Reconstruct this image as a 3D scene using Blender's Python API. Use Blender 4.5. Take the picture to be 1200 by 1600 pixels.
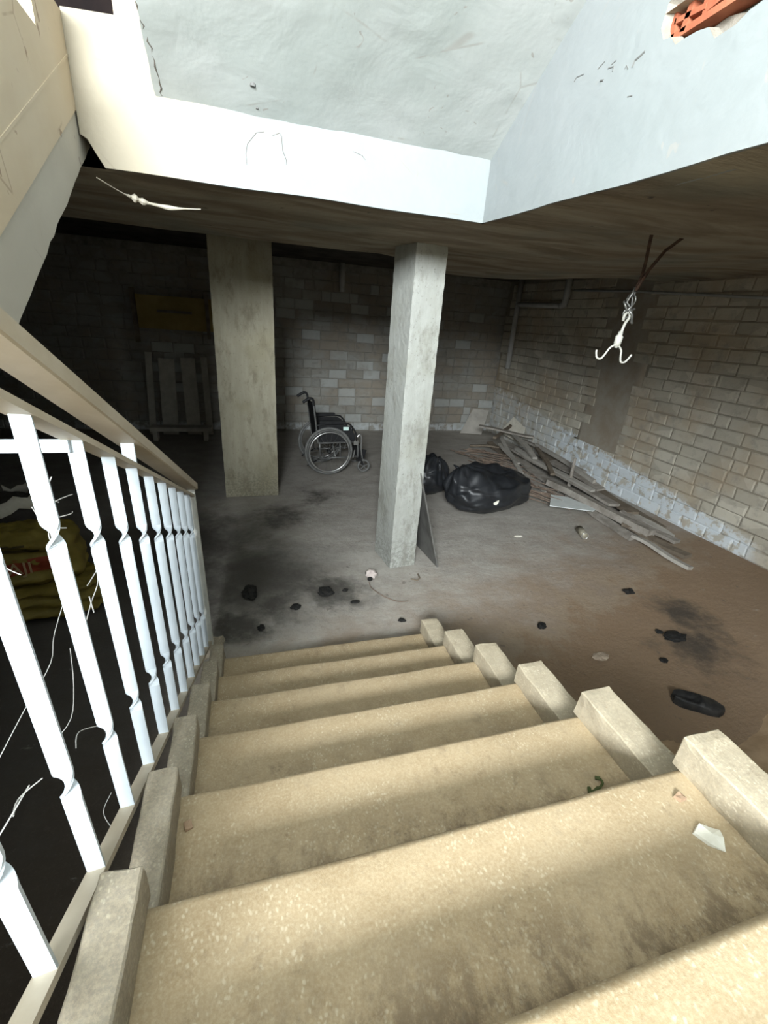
import bpy, bmesh, math, random
from mathutils import Vector, Matrix, noise, Euler

for o in list(bpy.data.objects):
    bpy.data.objects.remove(o)
random.seed(7)
sc = bpy.context.scene
COL = sc.collection

# ------------------------------------------------------------------ camera
cam = bpy.data.cameras.new('camera')
cam.sensor_fit = 'HORIZONTAL'; cam.sensor_width = 36.0
cam.lens = 36.0 * 695.76 / 1200.0
cam.clip_start = 0.02
cam_o = bpy.data.objects.new('camera', cam); COL.objects.link(cam_o)
CR = Vector((0.96058777, -0.26954411, 0.06794928))
CU = Vector((0.04637259, 0.39640256, 0.9169049))
CF = Vector((0.27408158, 0.87761665, -0.39327891))
M = Matrix.Identity(4)
for i in range(3):
    M[i][0] = CR[i]; M[i][1] = CU[i]; M[i][2] = -CF[i]
M.translation = Vector((0.20043653, -2.28873161, 1.84491792))
cam_o.matrix_world = M
sc.camera = cam_o

# ------------------------------------------------------------------ world, daylight, exposure
w = bpy.data.worlds.new('World'); sc.world = w; w.use_nodes = True
w.node_tree.nodes['Background'].inputs[0].default_value = (0.75, 0.88, 1.0, 1)
w.node_tree.nodes['Background'].inputs[1].default_value = 0.6

al = bpy.data.lights.new('daylight_at_hall_window', 'AREA')   # overcast daylight coming in at the tall hall window
al.shape = 'RECTANGLE'; al.size = 1.8; al.size_y = 1.10
al.energy = 450.0; al.color = (0.90, 0.965, 1.0)
al_o = bpy.data.objects.new('daylight_at_hall_window', al); COL.objects.link(al_o)
al_o.location = (-1.20, -5.10, 3.25)
al_o.rotation_euler = (math.radians(90), 0, 0)                # faces +Y into the hall

sc.view_settings.view_transform = 'Standard'
sc.view_settings.look = 'None'
sc.view_settings.gamma = 1.0
sc.view_settings.use_curve_mapping = False
sc.view_settings.exposure = 1.08

# ------------------------------------------------------------------ mesh helpers
class MB:
    def __init__(s):
        s.v = []; s.f = []
    def add(s, vs, fs):
        b = len(s.v); s.v += [tuple(p) for p in vs]; s.f += [tuple(i + b for i in f) for f in fs]; return s
    def box(s, c, d, rot=None):
        c = Vector(c); hx, hy, hz = d[0] / 2, d[1] / 2, d[2] / 2
        P = [Vector((x, y, z)) for x in (-hx, hx) for y in (-hy, hy) for z in (-hz, hz)]
        if rot is not None: P = [rot @ p for p in P]
        return s.add([c + p for p in P], [(0, 1, 3, 2), (4, 6, 7, 5), (0, 4, 5, 1), (2, 3, 7, 6), (0, 2, 6, 4), (1, 5, 7, 3)])
    def bar(s, a, b, wd, ht, up=(0, 0, 1), bev=0.0):
        a = Vector(a); b = Vector(b); d = (b - a).normalized(); up = Vector(up)
        sd = d.cross(up).normalized(); u = sd.cross(d)
        if bev > 0:
            w2, h2 = wd / 2, ht / 2
            pr = [(-w2 + bev, -h2), (w2 - bev, -h2), (w2, -h2 + bev), (w2, h2 - bev), (w2 - bev, h2), (-w2 + bev, h2), (-w2, h2 - bev), (-w2, -h2 + bev)]
        else:
            pr = [(-wd / 2, -ht / 2), (wd / 2, -ht / 2), (wd / 2, ht / 2), (-wd / 2, ht / 2)]
        n = len(pr)
        vs = [a + sd * x + u * z for x, z in pr] + [b + sd * x + u * z for x, z in pr]
        fs = [(i, (i + 1) % n, n + (i + 1) % n, n + i) for i in range(n)] + [tuple(range(n))[::-1], tuple(range(n, 2 * n))]
        return s.add(vs, fs)
    def tube(s, pts, r, n=8, cap=True):
        pts = [Vector(p) for p in pts]; m = len(pts)
        rr = r if isinstance(r, (list, tuple)) else [r] * m
        ref = None; vs = []
        for i, p in enumerate(pts):
            t = (pts[min(i + 1, m - 1)] - pts[max(i - 1, 0)]).normalized()
            if ref is None:
                ref = Vector((0, 0, 1)) if abs(t.z) < 0.9 else Vector((1, 0, 0))
            a = (ref - t * ref.dot(t)).normalized(); ref = a; b = t.cross(a)
            for k in range(n):
                an = 2 * math.pi * k / n
                vs.append(p + (a * math.cos(an) + b * math.sin(an)) * rr[i])
        fs = []
        for i in range(m - 1):
            for k in range(n):
                fs.append((i * n + k, i * n + (k + 1) % n, (i + 1) * n + (k + 1) % n, (i + 1) * n + k))
        if cap: fs += [tuple(range(n))[::-1], tuple(range((m - 1) * n, m * n))]
        return s.add(vs, fs)
    def ring(s, c, axis, R, r, N=40, n=8):
        c = Vector(c); ax = Vector(axis).normalized()
        a = ax.orthogonal().normalized(); b = ax.cross(a); vs = []; fs = []
        for i in range(N):
            t = 2 * math.pi * i / N; d = a * math.cos(t) + b * math.sin(t)
            for k in range(n):
                p = 2 * math.pi * k / n
                vs.append(c + d * (R + r * math.cos(p)) + ax * r * math.sin(p))
        for i in range(N):
            for k in range(n):
                j = (i + 1) % N; l = (k + 1) % n
                fs.append((i * n + k, j * n + k, j * n + l, i * n + l))
        return s.add(vs, fs)
    def prism(s, poly, axis, lo, hi):
        """poly = 2-D outline; axis 'x' -> (y,z), 'y' -> (x,z), 'z' -> (x,y)"""
        def P(p, t):
            return {'x': (t, p[0], p[1]), 'y': (p[0], t, p[1]), 'z': (p[0], p[1], t)}[axis]
        n = len(poly)
        vs = [P(p, lo) for p in poly] + [P(p, hi) for p in poly]
        fs = [(i, (i + 1) % n, n + (i + 1) % n, n + i) for i in range(n)] + [tuple(range(n))[::-1], tuple(range(n, 2 * n))]
        return s.add(vs, fs)
    def mesh(s, name, smooth=False):
        me = bpy.data.meshes.new(name); me.from_pydata(s.v, [], s.f); me.validate()
        bm = bmesh.new(); bm.from_mesh(me); bmesh.ops.recalc_face_normals(bm, faces=bm.faces[:]); bm.to_mesh(me); bm.free()
        if smooth:
            me.polygons.foreach_set('use_smooth', [True] * len(me.polygons))
        return me

def link(name, me, mat=None, parent=None, loc=None):
    o = bpy.data.objects.new(name, me); COL.objects.link(o)
    if mat is not None and me is not None and not me.materials: me.materials.append(mat)
    if parent is not None: o.parent = parent
    if loc is not None: o.location = loc
    return o
def build(mb, name, mat, parent=None, smooth=False, loc=None):
    return link(name, mb.mesh(name, smooth), mat, parent, loc)
def empty(name, loc=(0, 0, 0), rz=0.0):
    o = bpy.data.objects.new(name, None); COL.objects.link(o); o.location = loc; o.rotation_euler = (0, 0, rz)
    o.empty_display_size = 0.1
    return o
def tag(o, label, cat, group=None):
    o['label'] = label; o['category'] = cat
    if group: o['group'] = group
    return o
def struct(o, label=None):
    o['kind'] = 'structure'
    if label: o['label'] = label
    return o
def stuff(o):
    o['kind'] = 'stuff'; return o

def rough_box(d, cuts=(6, 6, 6), amp=0.004, scale=8.0, seed=0.0, round_=0.0):
    """box centred in x,y with its base at z=0, subdivided and slightly uneven, as mesh builder"""
    m = MB(); nx, ny, nz = cuts; X, Y, Z = d
    idx = {}
    def vid(i, j, k):
        if (i, j, k) not in idx:
            p = Vector((-X / 2 + X * i / nx, -Y / 2 + Y * j / ny, Z * k / nz))
            q = p * scale + Vector((seed, seed * 1.7, seed * 0.3))
            dn = Vector((noise.noise(q), noise.noise(q + Vector((31, 0, 0))), noise.noise(q + Vector((0, 57, 0)))))
            edge = (i in (0, nx)) + (j in (0, ny)) + (k in (0, nz))
            p2 = p + dn * amp * (1.0 + 0.9 * (edge >= 2))
            if round_ and edge >= 2:
                c = Vector((0, 0, Z / 2)); v = p2 - c
                off = Vector((-(1 if i == nx else -1 if i == 0 else 0), -(1 if j == ny else -1 if j == 0 else 0), -(1 if k == nz else -1 if k == 0 else 0)))
                p2 += off * round_
            idx[(i, j, k)] = len(m.v); m.v.append(tuple(p2))
        return idx[(i, j, k)]
    for i in range(nx):
        for j in range(ny):
            for k in (0, nz): m.f.append((vid(i, j, k), vid(i + 1, j, k), vid(i + 1, j + 1, k), vid(i, j + 1, k)))
    for i in range(nx):
        for k in range(nz):
            for j in (0, ny): m.f.append((vid(i, j, k), vid(i + 1, j, k), vid(i + 1, j, k + 1), vid(i, j, k + 1)))
    for j in range(ny):
        for k in range(nz):
            for i in (0, nx): m.f.append((vid(i, j, k), vid(i, j + 1, k), vid(i, j + 1, k + 1), vid(i, j, k + 1)))
    return m

def blob(fn, nu=40, nv=24):
    """closed surface from fn(theta, phi) -> point, poles at top and bottom"""
    m = MB(); vs = [fn(0, math.pi / 2)]
    for j in range(1, nv):
        ph = math.pi / 2 - math.pi * j / nv
        for i in range(nu): vs.append(fn(2 * math.pi * i / nu, ph))
    vs.append(fn(0, -math.pi / 2)); fs = []
    for i in range(nu): fs.append((0, 1 + (i + 1) % nu, 1 + i))
    for j in range(nv - 2):
        a = 1 + j * nu; b = a + nu
        for i in range(nu): fs.append((a + i, a + (i + 1) % nu, b + (i + 1) % nu, b + i))
    a = 1 + (nv - 2) * nu; e = len(vs) - 1
    for i in range(nu): fs.append((e, a + i, a + (i + 1) % nu))
    return m.add(vs, fs)

def grid(fn, nu, nv):
    m = MB(); vs = [fn(i / nu, j / nv) for j in range(nv + 1) for i in range(nu + 1)]
    fs = [(j * (nu + 1) + i, j * (nu + 1) + i + 1, (j + 1) * (nu + 1) + i + 1, (j + 1) * (nu + 1) + i) for j in range(nv) for i in range(nu)]
    return m.add(vs, fs)

def smooth_pts(ps, n=5):
    ps = [Vector(p) for p in ps]; out_ = []
    for i in range(len(ps) - 1):
        p0 = ps[max(i - 1, 0)]; p1 = ps[i]; p2 = ps[i + 1]; p3 = ps[min(i + 2, len(ps) - 1)]
        for k in range(n):
            t = k / n
            out_.append(.5 * ((2 * p1) + (p2 - p0) * t + (2 * p0 - 5 * p1 + 4 * p2 - p3) * t * t + (3 * p1 - p0 - 3 * p2 + p3) * t ** 3))
    return out_ + [ps[-1]]

# ------------------------------------------------------------------ materials
class NT:
    def __init__(s, name):
        s.m = bpy.data.materials.new(name); s.m.use_nodes = True; s.t = s.m.node_tree
        s.b = s.t.nodes['Principled BSDF']; s.pos = None
    def n(s, typ, **kw):
        x = s.t.nodes.new(typ)
        for k, v in kw.items(): setattr(x, k, v)
        return x
    def l(s, a, b): s.t.links.new(a, b)
    def put(s, sock, v):
        if hasattr(v, 'is_output'): s.l(v, sock)
        else: sock.default_value = v if not (isinstance(v, tuple) and len(v) == 3 and sock.type == 'RGBA') else (*v, 1)
    def world(s):
        if s.pos is None: s.pos = s.n('ShaderNodeNewGeometry').outputs['Position']
        return s.pos
    def obj(s): return s.n('ShaderNodeTexCoord').outputs['Object']
    def noise(s, vec, scale, detail=5.0, rough=0.6, dist=0.0):
        x = s.n('ShaderNodeTexNoise'); x.inputs['Scale'].default_value = scale; x.inputs['Detail'].default_value = detail
        x.inputs['Roughness'].default_value = rough; x.inputs['Distortion'].default_value = dist
        s.l(vec, x.inputs['Vector']); return x.outputs['Fac']
    def vor(s, vec, scale, feature='F1', out='Distance'):
        x = s.n('ShaderNodeTexVoronoi', feature=feature); x.inputs['Scale'].default_value = scale
        s.l(vec, x.inputs['Vector']); return x.outputs[out]
    def ramp(s, fac, a, b, lo=0.0, hi=1.0):
        x = s.n('ShaderNodeMapRange', interpolation_type='SMOOTHSTEP')
        for k, v in (('From Min', a), ('From Max', b), ('To Min', lo), ('To Max', hi)): s.put(x.inputs[k], v)
        s.l(fac, x.inputs['Value']); return x.outputs['Result']
    def math(s, op, a, b=0.0):
        x = s.n('ShaderNodeMath', operation=op); s.put(x.inputs[0], a); s.put(x.inputs[1], b); return x.outputs[0]
    def mix(s, fac, a, b, mode='MIX'):
        x = s.n('ShaderNodeMix', data_type='RGBA', blend_type=mode)
        s.put(x.inputs[0], fac); s.put(x.inputs[6], a); s.put(x.inputs[7], b); return x.outputs[2]
    def xyz(s, vec):
        x = s.n('ShaderNodeSeparateXYZ'); s.l(vec, x.inputs[0]); return x.outputs
    def vscale(s, vec, sc_):
        x = s.n('ShaderNodeVectorMath', operation='MULTIPLY'); s.l(vec, x.inputs[0]); x.inputs[1].default_value = sc_; return x.outputs[0]
    def blobmask(s, vec, c, r0, r1, wob=None, amt=0.3):
        x = s.n('ShaderNodeVectorMath', operation='DISTANCE'); s.l(vec, x.inputs[0]); x.inputs[1].default_value = c
        d = x.outputs['Value']
        if wob is not None: d = s.math('ADD', d, s.math('MULTIPLY', s.math('SUBTRACT', wob, 0.5), amt))
        return s.ramp(d, r0, r1, 1.0, 0.0)
    def bump(s, h, strength=0.3, dist=0.01, prev=None):
        x = s.n('ShaderNodeBump'); x.inputs['Strength'].default_value = strength; x.inputs['Distance'].default_value = dist
        s.l(h, x.inputs['Height'])
        if prev is not None: s.l(prev, x.inputs['Normal'])
        return x.outputs['Normal']
    def done(s, col, rough=0.85, nrm=None, metal=0.0, spec=0.3):
        s.put(s.b.inputs['Base Color'], col); s.put(s.b.inputs['Roughness'], rough); s.b.inputs['Metallic'].default_value = metal
        s.b.inputs['Specular IOR Level'].default_value = spec
        if nrm is not None: s.l(nrm, s.b.inputs['Normal'])
        return s.m

def simple(name, a, b, scale=12.0, rough=0.8, bump=0.2, metal=0.0, spec=0.3, dist=0.004, space='obj'):
    t = NT(name); v = t.obj() if space == 'obj' else t.world()
    f = t.noise(v, scale, 6, 0.65)
    return t.done(t.mix(t.ramp(f, 0.3, 0.7), a, b), rough, t.bump(f, bump, dist), metal, spec)

def plaster(name, a, b, dirt, marks=True, bumpy=0.35):
    t = NT(name); p = t.world()
    big = t.noise(p, 1.6, 4, 0.55); fine = t.noise(p, 26, 6, 0.7)
    col = t.mix(t.ramp(big, 0.3, 0.7), a, b)
    if marks:
        warp = t.noise(p, 5, 3, 0.6)
        sc_ = t.noise(t.vscale(p, (1, 1, 0.55)), 17, 2, 0.4, 1.5)
        chips = t.math('MULTIPLY', t.ramp(sc_, 0.69, 0.715), t.ramp(warp, 0.48, 0.56))
        col = t.mix(t.math('MULTIPLY', chips, 0.75), col, dirt)
        cr = t.vor(t.vscale(p, (1, 1, 1)), 2.1, 'DISTANCE_TO_EDGE')
        crack = t.math('MULTIPLY', t.ramp(cr, 0.002, 0.010, 1.0, 0.0), t.ramp(warp, 0.53, 0.62))
        col = t.mix(t.math('MULTIPLY', crack, 0.5), col, dirt)
    tro = t.noise(t.vscale(p, (1, 1, 1.5)), 4.5, 4, 0.5, 0.3)
    n1 = t.bump(tro, bumpy, 0.02); n2 = t.bump(fine, 0.15, 0.004, n1)
    return t.done(col, 0.75, n2, spec=0.25)

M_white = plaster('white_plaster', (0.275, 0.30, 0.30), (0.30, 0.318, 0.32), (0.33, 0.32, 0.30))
M_hall = plaster('white_hall_paint', (0.78, 0.80, 0.79), (0.82, 0.83, 0.82), (0.5, 0.5, 0.48), False)
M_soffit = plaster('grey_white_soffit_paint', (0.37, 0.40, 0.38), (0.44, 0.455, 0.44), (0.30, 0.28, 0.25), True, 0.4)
M_cream = plaster('cream_plaster', (0.56, 0.455, 0.315), (0.62, 0.53, 0.40), (0.28, 0.19, 0.13))
M_edge = plaster('grey_render', (0.47, 0.435, 0.365), (0.55, 0.515, 0.44), (0.25, 0.2, 0.17))

def column_mat(name, tint):
    t = NT(name); p = t.world()
    st = t.noise(t.vscale(p, (9, 9, 1.6)), 1.8, 6, 0.75); big = t.noise(p, 2.2, 4, 0.6); fn = t.noise(p, 45, 5, 0.7)
    col = t.mix(t.ramp(st, 0.25, 0.75), (0.345, 0.335, 0.295), (0.43, 0.42, 0.38))
    col = t.mix(t.ramp(big, 0.42, 0.68, 0, 0.6), col, (0.30, 0.285, 0.22))
    bl = t.noise(t.vscale(p, (1, 1, 0.45)), 7, 8, 0.75)
    col = t.mix(t.ramp(bl, 0.5, 0.66, 0, 0.6), col, (0.19, 0.175, 0.14))
    pit = t.noise(p, 55, 3, 0.6); col = t.mix(t.ramp(pit, 0.62, 0.70, 0, 0.5), col, (0.16, 0.15, 0.125))
    z = t.xyz(p)[2]
    foot = t.math('MULTIPLY', t.ramp(z, 0.05, 0.45, 1, 0), t.ramp(fn, 0.42, 0.6))
    col = t.mix(t.math('MULTIPLY', foot, 0.7), col, (0.20, 0.19, 0.165))
    col = t.mix(1.0, col, tint, 'MULTIPLY')
    return t.done(col, 0.9, t.bump(fn, 0.35, 0.006, t.bump(st, 0.2, 0.006)))
M_col = column_mat('column_concrete', (1.0, 1.04, 1.06))
M_colw = column_mat('column_concrete_dusty', (0.98, 0.93, 0.78))

def ceil_mat():
    t = NT('slab_concrete'); p = t.world()
    st = t.noise(t.vscale(p, (0.7, 2.6, 1)), 2.2, 5, 0.6, 0.6); fn = t.noise(p, 22, 5, 0.7); b = t.noise(p, 1.3, 3, 0.5)
    col = t.mix(t.ramp(st, 0.32, 0.68), (0.20, 0.155, 0.11), (0.38, 0.335, 0.25))
    col = t.mix(t.ramp(b, 0.5, 0.7, 0, 0.7), col, (0.22, 0.225, 0.185))
    pk = t.noise(p, 9, 2, 0.5)
    col = t.mix(t.ramp(pk, 0.74, 0.77, 0, 0.8), col, (0.05, 0.045, 0.04))
    return t.done(col, 0.95, t.bump(fn, 0.3, 0.006, t.bump(st, 0.6, 0.03)))
M_slab = ceil_mat()
M_slabdark = simple('darkened_unlit_slab', (0.05, 0.045, 0.038), (0.10, 0.09, 0.075), 3, 0.95, 0.4, space='w', spec=0.1)  # slab darkened: shade of the unlit ceiling put into its colour, less bounce

def floor_mat():
    t = NT('dirty_concrete_floor'); p = t.world(); X, Y, Z = t.xyz(p)
    wob = t.noise(p, 2.3, 8, 0.72); fn = t.noise(p, 34, 7, 0.75); md = t.noise(t.vscale(p, (0.8, 1.2, 1)), 4, 9, 0.72)
    col = t.mix(t.ramp(md, 0.3, 0.7), (0.34, 0.31, 0.27), (0.46, 0.43, 0.385))
    # brown earth trodden in from the sand heap, to the right of and around the stair foot
    e = t.math('ADD', t.math('MULTIPLY', X, 0.24), t.math('MULTIPLY', Y, -0.62))
    e = t.math('ADD', e, t.math('MULTIPLY', t.math('SUBTRACT', wob, 0.5), 1.3))
    col = t.mix(t.ramp(e, -0.15, 0.85, 0, 0.9), col, (0.27, 0.175, 0.10))
    rim = t.math('MULTIPLY', t.ramp(e, 0.50, 0.62), t.ramp(e, 0.62, 0.78, 1, 0))
    col = t.mix(t.math('MULTIPLY', rim, 0.35), col, (0.40, 0.33, 0.24))
    # soot and damp by the stair foot and the first column
    soot = None
    for c, r0, r1 in (((0.15, 0.75, 0), 0.1, 0.95), ((0.05, 0.2, 0), 0.0, 0.35), ((0.72, 0.5, 0), 0.02, 0.40), ((0.3, 0.42, 0), 0.0, 0.45), ((-0.3, 1.4, 0), 0.1, 0.9), ((0.45, 1.85, 0), 0.0, 0.42), ((0.9, 2.35, 0), 0.0, 0.3), ((2.95, -0.62, 0), 0.0, 0.35), ((3.2, -0.25, 0), 0.0, 0.3)):
        k = t.blobmask(p, c, r0, r1, wob, 1.1); soot = k if soot is None else t.math('MAXIMUM', soot, k)
    col = t.mix(t.math('MULTIPLY', soot, 0.86), col, (0.05, 0.045, 0.038))
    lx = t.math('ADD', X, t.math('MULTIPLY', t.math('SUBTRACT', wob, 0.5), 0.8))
    lm = t.math('MULTIPLY', t.ramp(lx, -0.35, 0.0, 1, 0), t.ramp(Y, 1.3, 2.4, 1, 0.25))  # black soil at left, with the gloom under the side flight painted in
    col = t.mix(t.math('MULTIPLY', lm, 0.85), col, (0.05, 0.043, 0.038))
    sp = t.noise(p, 13, 3, 0.5); col = t.mix(t.ramp(sp, 0.68, 0.74, 0, 0.5), col, (0.12, 0.10, 0.085))
    gr = t.noise(p, 75, 4, 0.8); col = t.mix(t.ramp(gr, 0.5, 0.75, 0, 0.4), col, (0.16, 0.135, 0.11))
    lt = t.noise(t.vscale(p, (0.8, 1.8, 1)), 7, 6, 0.65); col = t.mix(t.ramp(lt, 0.66, 0.73, 0, 0.4), col, (0.46, 0.43, 0.38))
    return t.done(col, 0.8, t.bump(fn, 0.4, 0.008, t.bump(md, 0.4, 0.03)), spec=0.3)
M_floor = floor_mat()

def brick_mat(name, a, b, wash):
    t = NT(name); p = t.world(); X, Y, Z = t.xyz(p)
    rnd = t.n('ShaderNodeObjectInfo').outputs['Random']
    big = t.noise(p, 1.7, 4, 0.6); fn = t.noise(p, 40, 6, 0.75); md = t.noise(p, 9, 5, 0.65)
    col = t.mix(rnd, a, b)
    cellr = t.xyz(t.vor(t.vscale(p, (3.3, 3.6, 7.0)), 1.0, 'F1', 'Color'))[0]
    col = t.mix(t.math('MULTIPLY', t.ramp(cellr, 0.2, 0.9), 0.35), col, (0.23, 0.20, 0.155))
    col = t.mix(t.ramp(big, 0.42, 0.65, 0, 0.7), col, (0.42, 0.335, 0.235) if wash == 'right' else (0.30, 0.25, 0.19))
    col = t.mix(t.ramp(md, 0.5, 0.72, 0, 0.6), col, (0.30, 0.275, 0.235) if wash == 'right' else (0.20, 0.19, 0.17))
    if wash == 'right':   # flaking whitewash along the foot of the wall
        top = t.math('ADD', t.math('MULTIPLY', Y, 0.135), 0.09)
        d = t.math('SUBTRACT', Z, top); d = t.math('ADD', d, t.math('MULTIPLY', t.math('SUBTRACT', md, 0.5), 0.42))
        f = t.math('MULTIPLY', t.math('MULTIPLY', t.ramp(d, 0.02, 0.07, 1, 0), t.ramp(Y, 0.15, 0.45)), t.ramp(Y, 3.1, 3.8, 1, 0.45))
        f = t.math('MULTIPLY', f, t.ramp(md, 0.40, 0.50, 0.15, 1.0))
        col = t.mix(t.math('MULTIPLY', f, 0.92), col, (0.70, 0.75, 0.78))
    else:
        d = t.math('ADD', Z, t.math('MULTIPLY', t.math('SUBTRACT', md, 0.5), 0.25))
        f = t.math('MULTIPLY', t.ramp(d, 0.10, 0.17, 1, 0), t.ramp(md, 0.4, 0.55))
        col = t.mix(t.math('MULTIPLY', f, 0.75), col, (0.62, 0.65, 0.66))
        k = t.math('MULTIPLY', t.ramp(rnd, 0.72, 0.8), t.ramp(big, 0.35, 0.5))
        col = t.mix(t.math('MULTIPLY', k, 0.5), col, (0.50, 0.53, 0.52))
    return t.done(col, 0.95, t.bump(fn, 0.4, 0.006, t.bump(md, 0.4, 0.015)), spec=0.15)
M_brickF = brick_mat('far_block', (0.30, 0.295, 0.265), (0.38, 0.375, 0.34), 'far')
M_brickR = brick_mat('side_block', (0.50, 0.465, 0.38), (0.60, 0.56, 0.465), 'right')
M_mortR = brick_mat('side_mortar', (0.25, 0.23, 0.185), (0.29, 0.265, 0.215), 'right')
M_mortar = simple('mortar', (0.20, 0.19, 0.165), (0.33, 0.31, 0.27), 9, 0.95, 0.5, space='w', spec=0.1)
M_pier = simple('pier_render', (0.30, 0.25, 0.19), (0.37, 0.335, 0.275), 5, 0.95, 0.4, space='w', spec=0.1)
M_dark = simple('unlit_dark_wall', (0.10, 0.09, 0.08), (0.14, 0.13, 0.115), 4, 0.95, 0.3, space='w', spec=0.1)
M_void = simple('void_shade_black', (0.012, 0.009, 0.009), (0.02, 0.014, 0.013), 4, 0.9, 0.1, space='w', spec=0.1)  # darkness of the upper room put into the colour

def terrazzo(name, base, base2, dirtk):
    t = NT(name); p = t.obj(); W = t.world(); X, Y, Z = t.xyz(p)
    fn = t.noise(W, 60, 5, 0.7); md = t.noise(W, 7, 8, 0.72); st = t.noise(t.vscale(W, (1.5, 1.0, 1)), 9, 9, 0.78)
    col = t.mix(t.ramp(md, 0.3, 0.72), base, base2)
    gr = t.noise(W, 170, 4, 0.8); col = t.mix(t.ramp(gr, 0.35, 0.7, 0, 0.45), col, (0.56, 0.46, 0.315)); col = t.mix(t.ramp(fn, 0.55, 0.75, 0, 0.35), col, (0.24, 0.18, 0.115))
    wv = t.n('ShaderNodeVectorMath', operation='ADD'); t.l(W, wv.inputs[0]); nw = t.n('ShaderNodeTexNoise'); nw.inputs['Scale'].default_value = 70; t.l(W, nw.inputs['Vector']); t.l(t.vscale(nw.outputs['Color'], (0.012, 0.012, 0.012)), wv.inputs[1])
    v1 = t.vor(t.vscale(wv.outputs[0], (1.0, 0.7, 1.0)), 130); pick = t.noise(W, 31, 2, 0.5); reg = t.noise(W, 3.1, 3, 0.5)
    chip = t.math('MULTIPLY', t.ramp(v1, 0.15, 0.42, 1, 0), t.math('MULTIPLY', t.ramp(pick, 0.44, 0.54), t.ramp(reg, 0.34, 0.56)))
    col = t.mix(t.math('MULTIPLY', chip, 0.38), col, (0.72, 0.64, 0.48))
    dk = t.math('MULTIPLY', t.ramp(t.vor(W, 23), 0.08, 0.14, 1, 0), t.ramp(pick, 0.56, 0.6))
    col = t.mix(t.math('MULTIPLY', dk, 0.5), col, (0.25, 0.18, 0.11))
    # ground-in dirt along the back of the tread
    back = t.ramp(Y, -0.31, -0.10, 1, 0)
    d = t.math('MULTIPLY', back, t.ramp(st, 0.42, 0.60)); d2 = t.math('MULTIPLY', t.ramp(md, 0.58, 0.75), 0.45)
    blot = t.math('MULTIPLY', t.ramp(t.noise(W, 16, 9, 0.78), 0.54, 0.64), t.ramp(t.noise(W, 2.4, 4, 0.6), 0.42, 0.6))
    dirt = t.math('MINIMUM', t.math('ADD', t.math('ADD', t.math('MULTIPLY', d, dirtk), d2), t.math('MULTIPLY', blot, 0.35)), 0.88)
    col = t.mix(dirt, col, (0.135, 0.095, 0.058))
    return t.done(col, 0.72, t.bump(fn, 0.25, 0.003, t.bump(md, 0.25, 0.01)), spec=0.3)
M_tread = terrazzo('terrazzo_tread', (0.345, 0.25, 0.14), (0.42, 0.32, 0.195), 0.9)
M_block = terrazzo('terrazzo_kerb', (0.33, 0.28, 0.20), (0.40, 0.345, 0.255), 0.25)
M_blockL = terrazzo('terrazzo_kerb_dusty', (0.25, 0.215, 0.165), (0.34, 0.30, 0.235), 0.3)

M_paint = simple('white_gloss_paint', (0.52, 0.575, 0.615), (0.57, 0.62, 0.655), 9, 0.4, 0.08, spec=0.4)
M_rail = simple('dusty_cream_paint', (0.46, 0.385, 0.28), (0.54, 0.47, 0.365), 7, 0.55, 0.15, spec=0.3, space='w')
M_post = simple('grubby_white_paint', (0.58, 0.58, 0.53), (0.70, 0.70, 0.65), 7, 0.55, 0.15, space='w')
M_rust = simple('rusty_steel', (0.045, 0.025, 0.018), (0.10, 0.06, 0.04), 30, 0.85, 0.5, metal=0.2)
M_wire = simple('galvanised_wire', (0.22, 0.22, 0.21), (0.36, 0.36, 0.34), 20, 0.45, 0.2, metal=0.8)
M_hook = simple('ivory_painted_steel', (0.50, 0.49, 0.42), (0.56, 0.55, 0.49), 20, 0.4, 0.1)
M_wood = simple('weathered_grey_wood', (0.22, 0.195, 0.165), (0.40, 0.365, 0.32), 8, 0.9, 0.5)
M_wood2 = simple('pale_grey_wood', (0.36, 0.335, 0.295), (0.46, 0.43, 0.38), 8, 0.9, 0.4)
M_wood3 = simple('brown_old_wood', (0.14, 0.11, 0.08), (0.22, 0.18, 0.135), 8, 0.9, 0.4)
M_bench = simple('dim_grey_board', (0.42, 0.40, 0.35), (0.54, 0.515, 0.46), 9, 0.9, 0.4)
M_yellow = simple('mustard_board', (0.27, 0.20, 0.065), (0.36, 0.27, 0.095), 3, 0.85, 0.2)
M_twig = simple('reddish_brushwood', (0.17, 0.12, 0.09), (0.30, 0.23, 0.18), 10, 0.95, 0.3)
M_blkmetal = simple('black_painted_steel', (0.012, 0.012, 0.013), (0.025, 0.025, 0.025), 20, 0.45, 0.05)
M_vinyl = simple('black_vinyl', (0.010, 0.010, 0.011), (0.020, 0.020, 0.021), 14, 0.55, 0.15)
M_rubber = simple('grey_rubber', (0.12, 0.12, 0.115), (0.19, 0.19, 0.18), 20, 0.7, 0.1)
M_chrome = simple('dull_chrome', (0.60, 0.60, 0.58), (0.75, 0.75, 0.73), 10, 0.28, 0.03, metal=0.85)
M_grey = simple('grey_frame_steel', (0.14, 0.14, 0.135), (0.22, 0.22, 0.21), 10, 0.45, 0.05, metal=0.4)
M_sticker = simple('pale_green_sticker', (0.62, 0.85, 0.78), (0.75, 0.92, 0.86), 30, 0.6, 0.0)
M_bag = simple('black_polythene', (0.012, 0.013, 0.015), (0.022, 0.024, 0.027), 9, 0.42, 0.10, spec=0.5, dist=0.006)
M_sand = simple('brown_sand', (0.40, 0.275, 0.165), (0.52, 0.37, 0.235), 9, 0.95, 0.6, space='w', spec=0.1, dist=0.01)
M_coal = simple('charcoal', (0.008, 0.008, 0.008), (0.025, 0.023, 0.02), 40, 0.8, 0.6)
M_stone = simple('buff_pebble', (0.36, 0.28, 0.21), (0.46, 0.37, 0.28), 40, 0.9, 0.4)
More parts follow.
